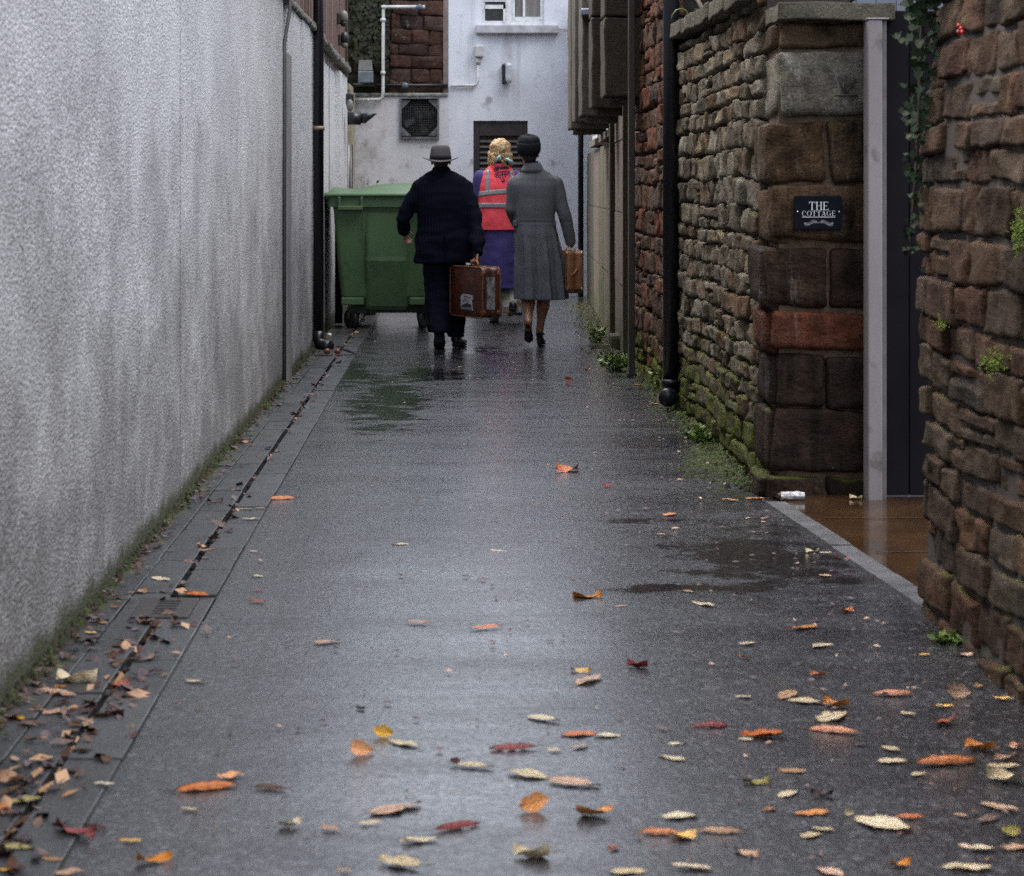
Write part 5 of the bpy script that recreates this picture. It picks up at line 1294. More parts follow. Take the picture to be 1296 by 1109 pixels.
J = dict(head=V((mx(558), .02, 1.635)), neck=V((mx(558.5), -.005, 1.53)), chest=V((mx(560), 0, 1.33)), pelvis=V((mx(563), 0, .93)),
  arm_l=[V((mx(530), 0, 1.40)), V((mx(510), .0, 1.12)), V((mx(511), .14, 1.03))], arm_r=[V((mx(592), 0, 1.38)), V((mx(601), -.09, 1.10)), V((mx(604.5), -.24, .852))],
  leg_l=[V((mx(552), 0, .86)), V((mx(552), .0, .50)), V((mx(555), -.13, .16)), V((0, .06, -.05))], leg_r=[V((mx(575), 0, .86)), V((mx(577), .06, .50)), V((mx(577), .10, .10)), V((0, .09, -.05))])
J['hand_l'] = (J['arm_l'][2] + V((.0, .012, -.008)), V((.08, .45, -.55)), V((.9, -.2, -.3)), V((.2, .8, .5)), .5, .95)
J['hand_r'] = (J['arm_r'][2] + V((0, 0, -.008)), V((-.12, -.25, -1)), V((-.95, .0, .1)), V((0, 1, 0)), 1.05, .95)
bd = body(J); bd.build('body', M_SKIN, m, world=False); eyes(m, J['head'])
# jacket
rows = [(mx(562.5), 0, mz(333), .268, .165), (mx(562.5), 0, mz(318), .268, .168), (mx(563), 0, mz(300), .252, .160), (mx(563.5), 0, mz(284), .242, .150), (mx(562.5), .0, mz(262), .248, .148), (mx(561), 0, mz(243), .248, .138), (mx(560), 0, mz(233), .235, .120), (mx(559.5), -.002, mz(226), .208, .105), (mx(559), -.004, mz(219.5), .138, .086), (mx(558.5), -.004, mz(214.5), .073, .068)]
mb = MB(); mb.rings([superring(*r, n=2.5) for r in lerp_rings(rows)])
def sleeve(mb, a, rr, cuff=.12):
    p, e, w = a; mb.chain([p, p.lerp(e, .5), e, e.lerp(w, .6), w], rr)
sleeve(mb, [V((mx(530.5), 0, 1.395)), J['arm_l'][1], J['arm_l'][2]], (.080, .074, .066, .058, .050)); sleeve(mb, [V((mx(589), 0, 1.388)), J['arm_r'][1], J['arm_r'][2]], (.080, .074, .068, .060, .052))
o, nr = fuse(mb, .009, 5)
wrinkle(o, nr, .015, (4, 4, 9), 3, lambda v: .4 + .9 * min(1, max(0, (1.35 - v.z) * 2)) + (.6 if abs(v.x - mx(562)) > .22 else 0))
# the centre vent and hem line
o.v = [v + V((0, .020 * math.exp(-((v.x - mx(563)) / .006) ** 2), 0)) if v.y < -.05 and v.z < mz(300) else v for v in o.v]
jk = o.build('jacket', M_SUIT, m, world=False)
mb = MB(); mb.rings([superring(mx(558.5), -.004, z, rx, ry, 2.2, 40) for z, rx, ry in ((mz(219), .100, .082), (mz(216), .086, .078), (mz(212), .072, .069), (mz(211.5), .066, .062), (mz(216), .066, .062))]); mb.build('collar', M_SUIT, jk, world=False)
mb = MB(); mb.rings([superring(mx(558.5), -.002, z, .0635, .0605, 2.1, 40) for z in (mz(216), mz(210.5))]); mb.build('shirt_collar', simple('shirt_white', (.5, .5, .5)), jk, world=False)
# trousers
mb = MB()
mb.rings([superring(mx(563), 0, z, rx, ry, 2.5) for z, rx, ry in ((.78, .20, .14), (.86, .215, .15), (.95, .21, .145))])
lx = J['leg_l']; rx_ = J['leg_r']
for a, ks in ((lx, ((mx(551), .0, .80, .118, .115), (mx(551), .0, .66, .112, .110), (mx(552), -.004, .52, .104, .102), (mx(553), -.05, .34, .105, .104), (mx(555.5), -.135, .145, .098, .108))),
              (rx_, ((mx(575.5), .0, .80, .108, .112), (mx(577), .03, .66, .100, .108), (mx(577.5), .055, .50, .090, .100), (mx(577.5), .075, .30, .082, .094), (mx(577), .088, .085, .072, .090)))):
    mb.rings([superring(r[0], r[1], r[2], r[3] * .98, r[4], 2.1, 36) for r in lerp_rings(ks, 5)])
o, nr = fuse(mb, .009, 4); wrinkle(o, nr, .012, (5, 5, 10), 8, lambda v: 1 + max(0, (.5 - v.z)) * 1.2); o.build('trousers', M_SUIT, m, world=False)
shoe('shoe', m, V((mx(557.5), -.175, .0)), .05, R(40), .30, M_SHOEB, M_SOLE, w=.050, heel=0.02, hgt=.085); shoe('shoe', m, V((mx(577.5), .075, .0)), -.25, 0, .30, M_BLKL, M_SOLE, w=.050, heel=.02, hgt=.085)
mb = MB(); mb.cap(V((mx(556), -.165, .07)), .040, V((mx(555.5), -.14, .20)), .05); mb.build('sock', M_BAND_, m, world=False)
# hair and hat
hc = J['head']; M_HAIRD = cloth('dark_hair', (.03, .022, .017), (.05, .038, .03), 300, .5)
mb = MB(); mb.ell(hc + V((0, -.020, .020)), (.079, .092, .085)); mb.ell(hc + V((0, -.048, -.030)), (.064, .05, .05)); mb.build('hair', M_HAIRD, m, world=False)
M_HAT = cloth('grey_felt', (.095, .087, .094), (.125, .115, .124), 260, .95); M_BAND = cloth('hat_band', (.022, .020, .024), (.03, .028, .032), 200, .8)
hz_ = mz(201.5); cx = mx(557.5)
def brim(r, a, t0):
    s, c_ = math.sin(a), math.cos(a)      # a=0 right, 90 front (+y)
    f = (r - .085) / .08
    return V((cx + r * c_ * .995, .01 + r * s * 1.12, hz_ - .014 + f * (.024 * c_ * c_ - .022 * s * s) + t0))
mb = MB(); N = 56
mb.rings([[brim(r, 2 * PI * k / N, t0) for k in range(N)] for r, t0 in ((.070, 0), (.10, .0), (.13, .002), (.155, .004), (.161, .0075), (.155, .010), (.13, .008), (.10, .007), (.070, .008))])
ht = mb.build('hat', M_HAT, m, world=False)
mb = MB(); rs = []
for z, rx, ry, dp in ((0, .094, .112, 0), (.02, .094, .112, 0), (.05, .091, .108, 0), (.085, .086, .100, 0), (.110, .080, .092, 0), (.124, .068, .080, 0), (.126, .045, .058, .010), (.118, .02, .03, .014)):
    rs.append([V((cx + rx * math.cos(2 * PI * k / N) * (1 - .10 * (z / .12) * max(0, math.sin(2 * PI * k / N)) ** 2), .01 + ry * math.sin(2 * PI * k / N), hz_ - .005 + z - dp * math.cos(2 * PI * k / N) ** 4)) for k in range(N)])
mb.rings(rs); mb.build('crown', M_HAT, ht, world=False)
mb = MB(); mb.rings([[V((cx + rx * math.cos(2 * PI * k / N), .01 + ry * math.sin(2 * PI * k / N), hz_ + z)) for k in range(N)] for z, rx, ry in ((-.003, .0965, .1145), (.030, .0955, .1135))]); mb.build('band', M_BAND, ht, world=False)
tag(m, 'person in navy pinstripe suit and grey felt hat walking away with a brown suitcase', 'person')

# ------------------------------------------------------------------ suitcases
def suitcase(loc, yaw, T, L, Hh, mats, r=.045, straps=()):
    t = empty('suitcase', loc, yaw)
    shell, edge, hand_m, metal = mats
    def ring(x, grow):
        pts = []
        hl, hh = L / 2 + grow, Hh / 2 + grow; rr = r + grow
        for (cy, cz, a0) in ((hl - rr, hh - rr, 0), (-hl + rr, hh - rr, 90), (-hl + rr, -hh + rr, 180), (hl - rr, -hh + rr, 270)):
            for k in range(8): a = R(a0 + 90 * k / 7); pts.append(V((x, cy + rr * math.cos(a), Hh / 2 + cz + rr * math.sin(a))))
        return pts
    mb = MB(); xs = [(-T / 2, -.012), (-T / 2 + .004, -.003), (-T / 2 + .012, 0), (-.004, .0), (-.002, -.005), (.002, -.005), (.004, 0), (T / 2 - .012, 0), (T / 2 - .004, -.003), (T / 2, -.012)]
    mb.rings([ring(x, g) for x, g in xs]); 
    mb.v = [v + noise.noise_vector(v * 9) * .004 for v in mb.v]
    mb.build('case', shell, t, world=False)
    for x in (-T / 2 + .004, T / 2 - .004):
        mb = MB(); pts = ring(x, .001); mb.tube(pts + [pts[0], pts[1]], .0065, 6); mb.build('piping', edge, t, world=False)
    mb = MB(); mb.tube([V((0, -.065, Hh)), V((0, -.062, Hh + .028)), V((0, -.035, Hh + .048)), V((0, .035, Hh + .048)), V((0, .062, Hh + .028)), V((0, .065, Hh))], [.008, .009, .012, .012, .009, .008], 10); mb.build('handle', hand_m, t, world=False)
    for y in (-.16, .16):
        mb = MB(); mb.box(-.02, .02, y - .02, y + .02, Hh - .002, Hh + .009, bev=.003); mb.build('latch', metal, t, world=False)
    return t
M_CASE = simple('brown_leather', (.105, .028, .013), (.065, .018, .010), .45, 14, bs=.3, bscale=90, dirt=(8, (.035, .016, .012), .52, .7)); M_EDGE = simple('worn_edge', (.26, .115, .045), (.12, .05, .025), .5, 40); M_HNDL = simple('tan_leather', (.42, .15, .035), (.33, .11, .03), .4, 40); M_MET = simple('old_brass', (.45, .36, .20), (.28, .20, .12), .35, 30, Metallic=.8)
t = NT('worn_tape'); x, y, z = t.xyz()
c = t.mix(t.rng(t.noise(26, 6, (1, 1, .35), rough=.7), .40, .60), (.36, .37, .38), (.12, .115, .12)); c = t.mix(t.rng(t.noise(60, 5, off=5), .55, .65), c, (.04, .03, .03)); M_TAPE = t.fin(c, .5)
sd_ = gp(600, 440).y - .30; ss = sd_ / F
yaw = R(27); cT, cL, cH = .175, .60, .425
handle = V((hx(601, sd_), sd_, hz(331, sd_)))
SC = suitcase((handle.x, handle.y, handle.z - cH - .045), yaw, cT, cL, cH, (M_CASE, M_EDGE, M_HNDL, M_MET))
# broad face: darker strap panel by the near end, sticker
M_STK = simple('sticker_paper', (.52, .53, .55), (.36, .36, .38), .5, 30)
mb = MB(); mb.box(-cT / 2 - .004, -cT / 2 + .002, -.185, -.150, .02, cH - .02, bev=.002); mb.build('side_strap', simple('strap_leather', (.085, .028, .018), (.05, .018, .012), .45, 20), SC, world=False)
stk = MB(); stk.rings([[V((x_, y_, z_)) for (y_, z_) in ((-.130, .058), (-.05, .062), (.085, .062), (.092, .165), (.06, .192), (-.06, .190), (-.128, .186), (-.136, .155), (-.120, .145), (-.120, .095))] for x_ in (-cT / 2 - .0032, -cT / 2 + .002)], smooth=False); so_ = stk.build('sticker', M_STK, SC, world=False)
mb = MB(); X_ = -cT / 2 - .0045
for pl in (((-.115, .105), (-.02, .118), (.07, .092), (.075, .078), (-.10, .080)), ((-.118, .066), (.08, .068), (.08, .074), (-.118, .073))): mb.rings([[V((x_, a, b)) for a, b in pl] for x_ in (X_, X_ + .003)], smooth=False)
for pl in (((-.04, .125), (-.01, .150), (.03, .142), (.04, .124)), ((-.09, .168), (-.02, .172), (.03, .168))): mb.tube([V((X_ + .001, a, b)) for a, b in pl], .0035, 5)
mb.build('print', simple('sticker_ink', (.035, .04, .06), rough=.5), so_, world=False)
# end face: worn silver strip and rims
mb = MB(); mb.box(-.045, .035, -cL / 2 - .003, -cL / 2 + .004, .07, .345, bev=.002); mb.build('worn_label', M_TAPE, SC, world=False)
for z_ in (.05, .375):
    mb = MB()
    for x_ in (-cT / 2 + .02, cT / 2 - .02): mb.ell(V((x_, -cL / 2 + .022, z_)), (.022, .030, .030), nu=12, nv=8)
    mb.build('corner_guard', M_EDGE, SC, world=False)
mb = MB(); mb.box(-.012, .012, -cL / 2 - .005, cL / 2 + .005, -.003, .001); mb.build('base_strip', M_EDGE, SC, world=False)
tag(SC, 'scuffed dark brown suitcase with paper sticker carried by the person in the pinstripe suit', 'suitcase')

# ------------------------------------------------------------------ the person in the grey coat
wmn, sw = place('person', 683, 438)
def wx(px): return (px - 683) * sw
def wz(py): return (438 - py) * sw
J = dict(head=V((wx(669.5), .02, wz(194))), neck=V((wx(672), -.005, wz(211))), chest=V((wx(677), 0, wz(245))), pelvis=V((wx(680), 0, wz(305))), calf=1.12,
  arm_l=[V((wx(651), 0, wz(230))), V((wx(647.5), -.0, wz(264))), V((wx(655), .18, wz(284)))], arm_r=[V((wx(705), 0, wz(231))), V((wx(714), -.02, wz(270))), V((wx(722), .03, wz(306)))],
  leg_l=[V((wx(672), 0, wz(325))), V((wx(669), .05, wz(372))), V((wx(668.0), -.20, wz(406))), V((-.005, .03, -.05))], leg_r=[V((wx(692), 0, wz(325))), V((wx(689.5), .05, wz(370))), V((wx(683.5), .07, wz(419))), V((0, .05, -.05))])
J['hand_l'] = (J['arm_l'][2] + V((0, .01, .0)), V((.3, .8, -.1)), V((.8, -.3, -.3)), V((0, .3, 1)), .5, .9)
J['hand_r'] = (J['arm_r'][2] + V((-.004, 0, -.012)), V((-.10, 0, -1)), V((-.95, 0, .1)), V((0, 1, 0)), 1.05, .9)
M_LEG = simple('tan_stockings', (.30, .145, .085), (.25, .115, .065), .42, 40)
o = body(J); 
me_o = o.build('body', [M_SKIN, M_LEG], wmn, world=False)
for p in me_o.data.polygons:
    if p.center.z < .8: p.material_index = 1
eyes(wmn, J['head'])
M_WOOL = cloth('grey_wool', (.108, .111, .124), (.160, .164, .180), 260, .95, .4, .3)
# bodice
rows = [(wx(676.5), 0, wz(284), .182, .142), (wx(676.5), 0, wz(274), .178, .138), (wx(676.5), 0, wz(262), .188, .140), (wx(677), 0, wz(247), .205, .135), (wx(677), 0, wz(235), .218, .125), (wx(677), 0, wz(227), .208, .110), (wx(676), -.002, wz(220), .150, .092), (wx(674.5), -.004, wz(214), .090, .078), (wx(673.5), -.004, wz(208.5), .068, .068)]
mb = MB(); mb.rings([superring(*r, n=2.35) for r in lerp_rings(rows)])
sleeve(mb, [V((wx(652.5), 0, wz(232))), J['arm_l'][1], J['arm_l'][2]], (.068, .066, .060, .052, .046)); sleeve(mb, [V((wx(702), 0, wz(232))), J['arm_r'][1], J['arm_r'][2]], (.072, .067, .060, .052, .047))
# skirt of the coat with pressed pleats
sk = [(wx(683.5), .0, wz(378.5), .224, .215), (wx(683), .0, wz(362), .218, .205), (wx(682), .0, wz(340), .208, .190), (wx(680.5), 0, wz(318), .200, .176), (wx(678.5), 0, wz(298), .194, .160), (wx(677), 0, wz(286), .185, .146), (wx(676.5), 0, wz(279), .181, .140)]
pl_ = lambda a, z: (.095 * math.cos(10 * a + .9 * math.sin(2 * a) + .7) + .055 * math.cos(21 * a + 1.2 + math.sin(3 * a))) * max(0, min(1, (wz(283) - z) / .35))
mb.rings([superring(*r, n=2.2, N=140, pleat=pl_) for r in lerp_rings(sk, 6)])
o, nr = fuse(mb, .008, 3); wrinkle(o, nr, .006, (4, 4, 6), 5, lambda v: .6 + (.8 if abs(v.x - wx(677)) > .2 and v.z > .9 else 0))
o.v = [v + V((0, .010 * math.exp(-((v.x - wx(677.5)) / .0055) ** 2) + .006 * math.exp(-((v.z - wz(281)) / .006) ** 2), 0)) if v.y < -.03 else v for v in o.v]
coat = o.build('coat', M_WOOL, wmn, world=False)
mb = MB(); mb.rings([superring(wx(674), -.006, z, rx, ry, 2.2, 44) for z, rx, ry in ((wz(218), .118, .094), (wz(214), .098, .088), (wz(207), .074, .076), (wz(206.3), .066, .068), (wz(212), .064, .066))]); mb.build('collar', M_WOOL, coat, world=False)
mb = MB(); mb.box(wx(649), wx(654), -.10, -.02, wz(286), wz(279), bev=.006); mb.box(wx(700.5), wx(703.5), -.10, -.02, wz(286), wz(279), bev=.006); mb.build('pocket_flap', M_WOOL, coat, world=False)
mb = MB(); mb.rings([superring(wx(672.5), -.004, z, .0625, .0615, 2.1, 36) for z in (wz(213), wz(204))]); mb.build('scarf', cloth('black_scarf', (.012, .012, .014), (.018, .018, .02)), coat, world=False)
hc = J['head']
mb = MB(); mb.ell(hc + V((0, -.024, .015)), (.080, .090, .085)); mb.ell(hc + V((.004, -.058, -.040)), (.062, .045, .045)); o, nr = fuse(mb, .006, 2); wrinkle(o, nr, .006, (40, 40, 12), 2); o.build('hair', M_HAIRD, wmn, world=False)
M_HATB = cloth('black_felt', (.010, .011, .015), (.016, .017, .022), 240, .9)
N = 56; hx0 = wx(669.2); hy = -.005
def hring(z, rx, ry): return [V((hx0 + rx * math.cos(2 * PI * k / N), hy + ry * math.sin(2 * PI * k / N), z + .012 * math.sin(2 * PI * k / N))) for k in range(N)]
mb = MB(); mb.rings([hring(wz(y), a, b) for y, a, b in ((196, .085, .098), (193, .100, .112), (189, .107, .118), (183, .108, .118), (180.5, .104, .114), (180.5, .098, .108), (185, .094, .104))]); hto = mb.build('hat', M_HATB, wmn, world=False)
mb = MB(); mb.rings([hring(wz(y), a, b) for y, a, b in ((187, .097, .106), (181, .102, .111), (176.5, .098, .107), (173, .082, .09), (171.3, .055, .06), (170.8, .01, .01))]); mb.build('crown', M_HATB, hto, world=False)
shoe('shoe', wmn, V((wx(666.0), -.25, .055)), -.12, R(44), .25, M_BLKL, M_SOLE, w=.038, heel=.045, hgt=.060, toe=.025, vamp=False); s2 = shoe('shoe', wmn, V((wx(683.5), .05, .0)), -.15, 0, .25, M_BLKL, M_SOLE, w=.039, heel=.055, hgt=.058, toe=.025, vamp=False)
mb = MB()
for k in (-1, 1): mb.tube([V((wx(683.5), -.008, .105)), V((wx(683.5) + k * .02, -.02, .12)), V((wx(683.5) + k * .04, -.016, .105)), V((wx(683.5) + k * .012, -.012, .10))], .006, 6)
mb.build('bow', M_BLKL, s2, world=False)
tag(wmn, 'person in long grey wool coat and black brimless hat walking away with tan case', 'person')
cd = gp(722, 438).y + .05; handle = V((hx(721.5, cd), cd, hz(311.5, cd)))
M_CASE2 = simple('tan_case', (.30, .130, .050), (.20, .080, .032), .45, 10, bs=.3, bscale=90); M_EDG2 = simple('case_edge', (.16, .065, .028), (.09, .04, .02), .5, 30)
T2, L2, H2 = .152, .46, .345
SC2 = suitcase((hx(723.5, cd), cd, handle.z - H2 - .042), R(3), T2, L2, H2, (M_CASE2, M_EDG2, M_BLKL, M_MET), r=.03)
mb = MB(); mb.box(-.004, .004, -L2 / 2 - .004, -L2 / 2 + .004, .01, H2 - .01); mb.build('seam_strip', M_EDG2, SC2, world=False)
mb = MB(); mb.tube([V((-.03, -L2 / 2 - .008, .135)), V((0, -L2 / 2 - .010, .16)), V((.022, -L2 / 2 - .008, .195))], .010, 6); mb.build('end_grip', simple('grip_leather', (.36, .19, .08), rough=.5), SC2, world=False)
for x_ in (-1, 1):
    mb = MB(); mb.ell(V((x_ * (T2 / 2 - .012), -L2 / 2 + .016, .018)), (.018, .022, .020), nu=12, nv=8); mb.ell(V((x_ * (T2 / 2 - .012), -L2 / 2 + .016, H2 - .018)), (.018, .022, .020), nu=12, nv=8); mb.build('corner_guard', M_MET, SC2, world=False)
mb = MB(); mb.box(-T2 / 2 + .004, T2 / 2 - .004, -L2 / 2 + .01, L2 / 2 - .01, -.022, .004, bev=.006); mb.build('base_tray', simple('case_base', (.045, .022, .014), rough=.5), SC2, world=False)
mb = MB(); mb.box(-.05, .03, -.08, -.072, H2 + .006, H2 + .030, bev=.003); mb.build('paper_tag', M_WHT, SC2, world=False)
tag(SC2, 'tan leather suitcase seen end on, carried by the person in the grey coat', 'suitcase')

# ------------------------------------------------------------------ the person in the hi-vis vest
hv, sv = place('person', 632, 408)
def vx(px): return (px - 632) * sv
def vz(py): return (408 - py) * sv
J = dict(head=V((vx(633), .02, vz(191))), neck=V((vx(632.5), -.005, vz(207))), chest=V((vx(631), 0, vz(237))), pelvis=V((vx(631), 0, vz(292))),
  arm_l=[V((vx(608.5), 0, vz(224))), V((vx(604), .03, vz(252))), V((vx(612), .24, vz(268)))], arm_r=[V((vx(653.5), 0, vz(224))), V((vx(658), .03, vz(252))), V((vx(651), .24, vz(268)))],
  leg_l=[V((vx(624), 0, vz(315))), V((vx(625), .05, vz(355))), V((vx(626.5), .02, vz(397))), V((0, .06, -.05))], leg_r=[V((vx(639), 0, vz(315))), V((vx(642), .04, vz(355))), V((vx(646), -.12, vz(391))), V((0, .05, -.05))])
J['hand_l'] = (J['arm_l'][2] + V((0, .012, 0)), V((.25, 1, .1)), V((.8, -.2, -.2)), V((0, .2, 1)), .5, .95); J['hand_r'] = (J['arm_r'][2] + V((0, .012, 0)), V((-.25, 1, .1)), V((-.8, -.2, -.2)), V((0, .2, 1)), .5, .95)
body(J).build('body', M_SKIN, hv, world=False); eyes(hv, J['head'])
M_PURP = cloth('purple_cloth', (.070, .057, .205), (.092, .074, .25), 120, .75, .2, .45)
rows = [(vx(631), 0, vz(290), .19, .155), (vx(631), 0, vz(262), .185, .148), (vx(631), 0, vz(240), .198, .14), (vx(631), 0, vz(227), .205, .120), (vx(631.5), -.002, vz(218), .165, .095), (vx(632), -.004, vz(211), .09, .075), (vx(632.5), -.004, vz(205), .066, .066)]
mb = MB(); mb.rings([superring(*r, n=2.35) for r in lerp_rings(rows)])
sleeve(mb, J['arm_l'], (.075, .078, .074, .064, .055)); sleeve(mb, J['arm_r'], (.075, .078, .074, .064, .055))
sk = [(vx(632), .0, vz(364.5), .205, .20), (vx(632), .0, vz(345), .202, .19), (vx(631.5), .0, vz(318), .200, .18), (vx(631), 0, vz(285), .192, .16)]
mb.rings([superring(*r, n=2.2, N=90, pleat=lambda a, z: .035 * math.cos(5 * a + 1) * max(0, min(1, (vz(300) - z) / .4))) for r in lerp_rings(sk, 6)])
o, nr = fuse(mb, .009, 4); wrinkle(o, nr, .012, (4, 4, 7), 11); o.build('coat', M_PURP, hv, world=False)
# vest: sleeveless shell outside the coat
vr = lerp_rings([(vx(631), 0, vz(290.5), .223, .182), (vx(631), 0, vz(280), .220, .180), (vx(631), 0, vz(262), .214, .172), (vx(631), 0, vz(248), .212, .166), (vx(631), 0, vz(238), .208, .158), (vx(631), 0, vz(228), .196, .142), (vx(631), -.002, vz(219), .172, .116), (vx(631.5), -.003, vz(213), .125, .096), (vx(632), -.004, vz(207.5), .085, .082)], 6)
def vpt(z, a, off=0.0):
    rr = vr
    for k in range(len(rr) - 1):
        if rr[k][2] <= z <= rr[k + 1][2] or k == len(rr) - 2:
            f = (z - rr[k][2]) / max(1e-6, rr[k + 1][2] - rr[k][2]); f = min(max(f, 0), 1); q = [u + (w_ - u) * f for u, w_ in zip(rr[k], rr[k + 1])]; break
    c_, s = math.cos(a), math.sin(a); n = 2.5
    wr = .007 * noise.noise(V((c_ * 2.2, s * 2.2, z * 9))) + .005 * noise.noise(V((c_ * 5, s * 5, z * 14 + 4))); wr *= min(1, max(0, (vz(226) - z) * 6))
    p = V((q[0] + (q[3] + off + wr) * math.copysign(abs(c_) ** (2 / n), c_), q[1] + (q[4] + off + wr) * math.copysign(abs(s) ** (2 / n), s), z)); return p
M_HV = cloth('hi_vis_coral', (1.0, .115, .145), (.98, .095, .125), 90, .6, .2, .0); M_REFL = simple('reflective_tape', (.30, .31, .33), (.24, .245, .26), .45, 40)
mb = MB(); NA = 96; zs = [vr[0][2] + (vr[-1][2] - vr[0][2]) * k / 60 for k in range(61)]
mb.rings([[vpt(z, 2 * PI * k / NA) for k in range(NA)] for z in zs] + [[vpt(z, 2 * PI * k / NA, -.006) for k in range(NA)] for z in (zs[-1], zs[-3])], cap=False)
vest = mb.build('vest', M_HV, hv, world=False)
def band(name, z0f, z1f, a0, a1, n=60, m_=4, off=.004):
    mb = MB(); vs = []; fs = []
    for o_ in (off, -.002):
        for j in range(m_ + 1):
            for i in range(n + 1):
                a = a0 + (a1 - a0) * i / n; z = z0f(a) + (z1f(a) - z0f(a)) * j / m_; vs.append(vpt(z, a, o_))
    h = (m_ + 1) * (n + 1)
    for j in range(m_):
        for i in range(n): q = j * (n + 1) + i; fs.append((q, q + 1, q + n + 2, q + n + 1)); fs.append((h + q, h + q + n + 1, h + q + n + 2, h + q + 1))
    for i in range(n): fs.append((i, h + i, h + i + 1, i + 1)); q = m_ * (n + 1) + i; fs.append((q, q + 1, h + q + 1, h + q))
    mb.add(vs, fs, 0, True); return mb.build(name, M_REFL, vest, world=False)
full = (0, 2 * PI)
band('reflective_band', lambda a: vz(263.5) , lambda a: vz(257), *full, n=96)
band('reflective_band', lambda a: vz(246 - 3.0 * math.cos(a)), lambda a: vz(240 - 3.0 * math.cos(a)), *full, n=96)
def strap(cx_, wd, zlo, zhi, back=True):
    mb = MB(); vs = []; fs = []; n = 22
    for o_ in (.004, -.002):
        for j in range(n + 1):
            z = zlo + (zhi - zlo) * j / n; f = j / n
            for x_ in (cx_ - wd / 2 + f * .01 * (-1 if cx_ > 0 else 1), cx_ + wd / 2 + f * .01 * (-1 if cx_ > 0 else 1)):
                best = min(((abs(vpt(z, a, o_).x - x_), a) for a in [(PI if back else 0) + PI * k / 90 for k in range(1, 90)]))[1]; p = vpt(z, best, o_); vs.append(V((x_, p.y, z)))
    h = 2 * (n + 1)
    for j in range(n): q = 2 * j; fs += [(q, q + 1, q + 3, q + 2), (h + q, h + q + 2, h + q + 3, h + q + 1), (q, q + 2, h + q + 2, h + q), (q + 1, h + q + 1, h + q + 3, q + 3)]
    mb.add(vs, fs, 0, True); mb.build('reflective_strap', M_REFL, vest, world=False)
for bk in (True, False):
    strap(vx(616.0), .040, vz(242.5), vz(214), bk); strap(vx(648), .040, vz(240), vz(214), bk)
mb = MB()
def yb(x_, z_):
    a = min(((abs(vpt(z_, a, 0).x - x_), a) for a in [PI + PI * k / 120 for k in range(1, 120)]))[1]; return vpt(z_, a, .0035).y
def ink(pts, wd=.0042): mb.tube([V((vx(a), yb(vx(a), vz(b)), vz(b))) for a, b in pts], wd, 5)
def cr(a, b): return (580 + a / 8.53, 170 + b / 8.53)
for k in range(9): ink([cr(458 + k * 11, 352), cr(456 + k * 11 + (3 if k % 2 else -2), 374)], .006)
ink([cr(455, 354), cr(553, 358)]); ink([cr(455, 374), cr(550, 376)])
for pl in (((385, 400), (380, 375), (400, 360), (425, 352), (445, 358), (430, 372), (405, 368), (395, 385), (415, 392), (440, 380)), ((405, 350), (412, 395)), ((430, 345), (425, 395)), ((390, 430), (410, 425), (420, 440), (400, 452), (385, 445)), ((425, 425), (432, 465), (450, 470), (455, 445), (440, 435)), ((380, 390), (420, 415), (460, 405), (500, 400), (530, 405)),
           ((460, 425), (470, 440), (490, 425), (500, 445), (515, 425)), ((470, 405), (478, 470)), ((500, 410), (505, 465)), ((525, 405), (540, 395), (535, 430), (520, 440)), ((460, 480), (470, 510), (480, 520)), ((478, 478), (495, 485), (492, 515), (480, 500)), ((405, 455), (415, 470)), ((550, 395), (545, 425))): ink([cr(*q) for q in pl], .0048)
mb.build('back_print', simple('print_ink', (.055, .012, .075), rough=.6), vest, world=False)
# scarf, collar, hair
mb = MB(); mb.rings([superring(vx(633), -.004, z, rx, ry, 2.2, 40) for z, rx, ry in ((vz(212), .100, .086), (vz(207), .084, .08), (vz(201.5), .072, .074), (vz(203), .062, .064))]); mb.build('collar', cloth('navy_collar', (.010, .010, .018), (.015, .015, .026)), hv, world=False)
M_TURQ = simple('turquoise_silk', (.30, .52, .60), (.20, .42, .52), .4, 40)
mb = MB(); mb.tube([V((vx(632.8), -.150, vz(197))), V((vx(630.5), -.158, vz(200.5))), V((vx(627.5), -.150, vz(205)))], [.010, .018, .010], 8); mb.tube([V((vx(639.5), -.140, vz(201))), V((vx(644.5), -.150, vz(204))), V((vx(650.5), -.130, vz(208.5)))], [.012, .018, .010], 8); mb.build('neckerchief', M_TURQ, hv, world=False)
hc = J['head'] + V((0, -.025, .0)); M_BLON = cloth('blond_hair', (.60, .43, .25), (.38, .245, .125), 34, .5, .5, .5); rng = random.Random(5)
mb = MB(); mb.ell(hc + V((0, 0, .022)), (.112, .112, .108)); mb.ell(hc + V((0, -.018, -.045)), (.118, .085, .062)); o, nr = fuse(mb, .007, 2); wrinkle(o, nr, .011, (26, 26, 16), 7); wrinkle(o, nr, .005, (70, 70, 30), 3)
for k in range(70):
    a = rng.random() * 2 * PI; zz = rng.uniform(-.095, .0); rr = .118 * math.sqrt(max(.04, 1 - ((zz - .015) / .135) ** 2)) if zz > -.03 else .118
    p = hc + V((rr * math.cos(a), rr * math.sin(a) * .92 - .01, zz))
    if p.y > hc.y + .085 and zz < .06: continue
    pts = []; ax = V((-math.sin(a), math.cos(a), 0)); out_ = V((math.cos(a), math.sin(a), .15)); ph = rng.random() * 6; q = p.copy()
    for s in range(6): pts.append(q + ax * .012 * math.sin(ph + s * .8) + out_ * (.004 + .005 * math.cos(ph + s * .8))); q = q + V((0, 0, -.015)) + ax * rng.uniform(-.004, .004)
    o.tube(pts, [.003, .006, .007, .007, .005, .002], 6)
o.build('hair', M_BLON, hv, world=False)
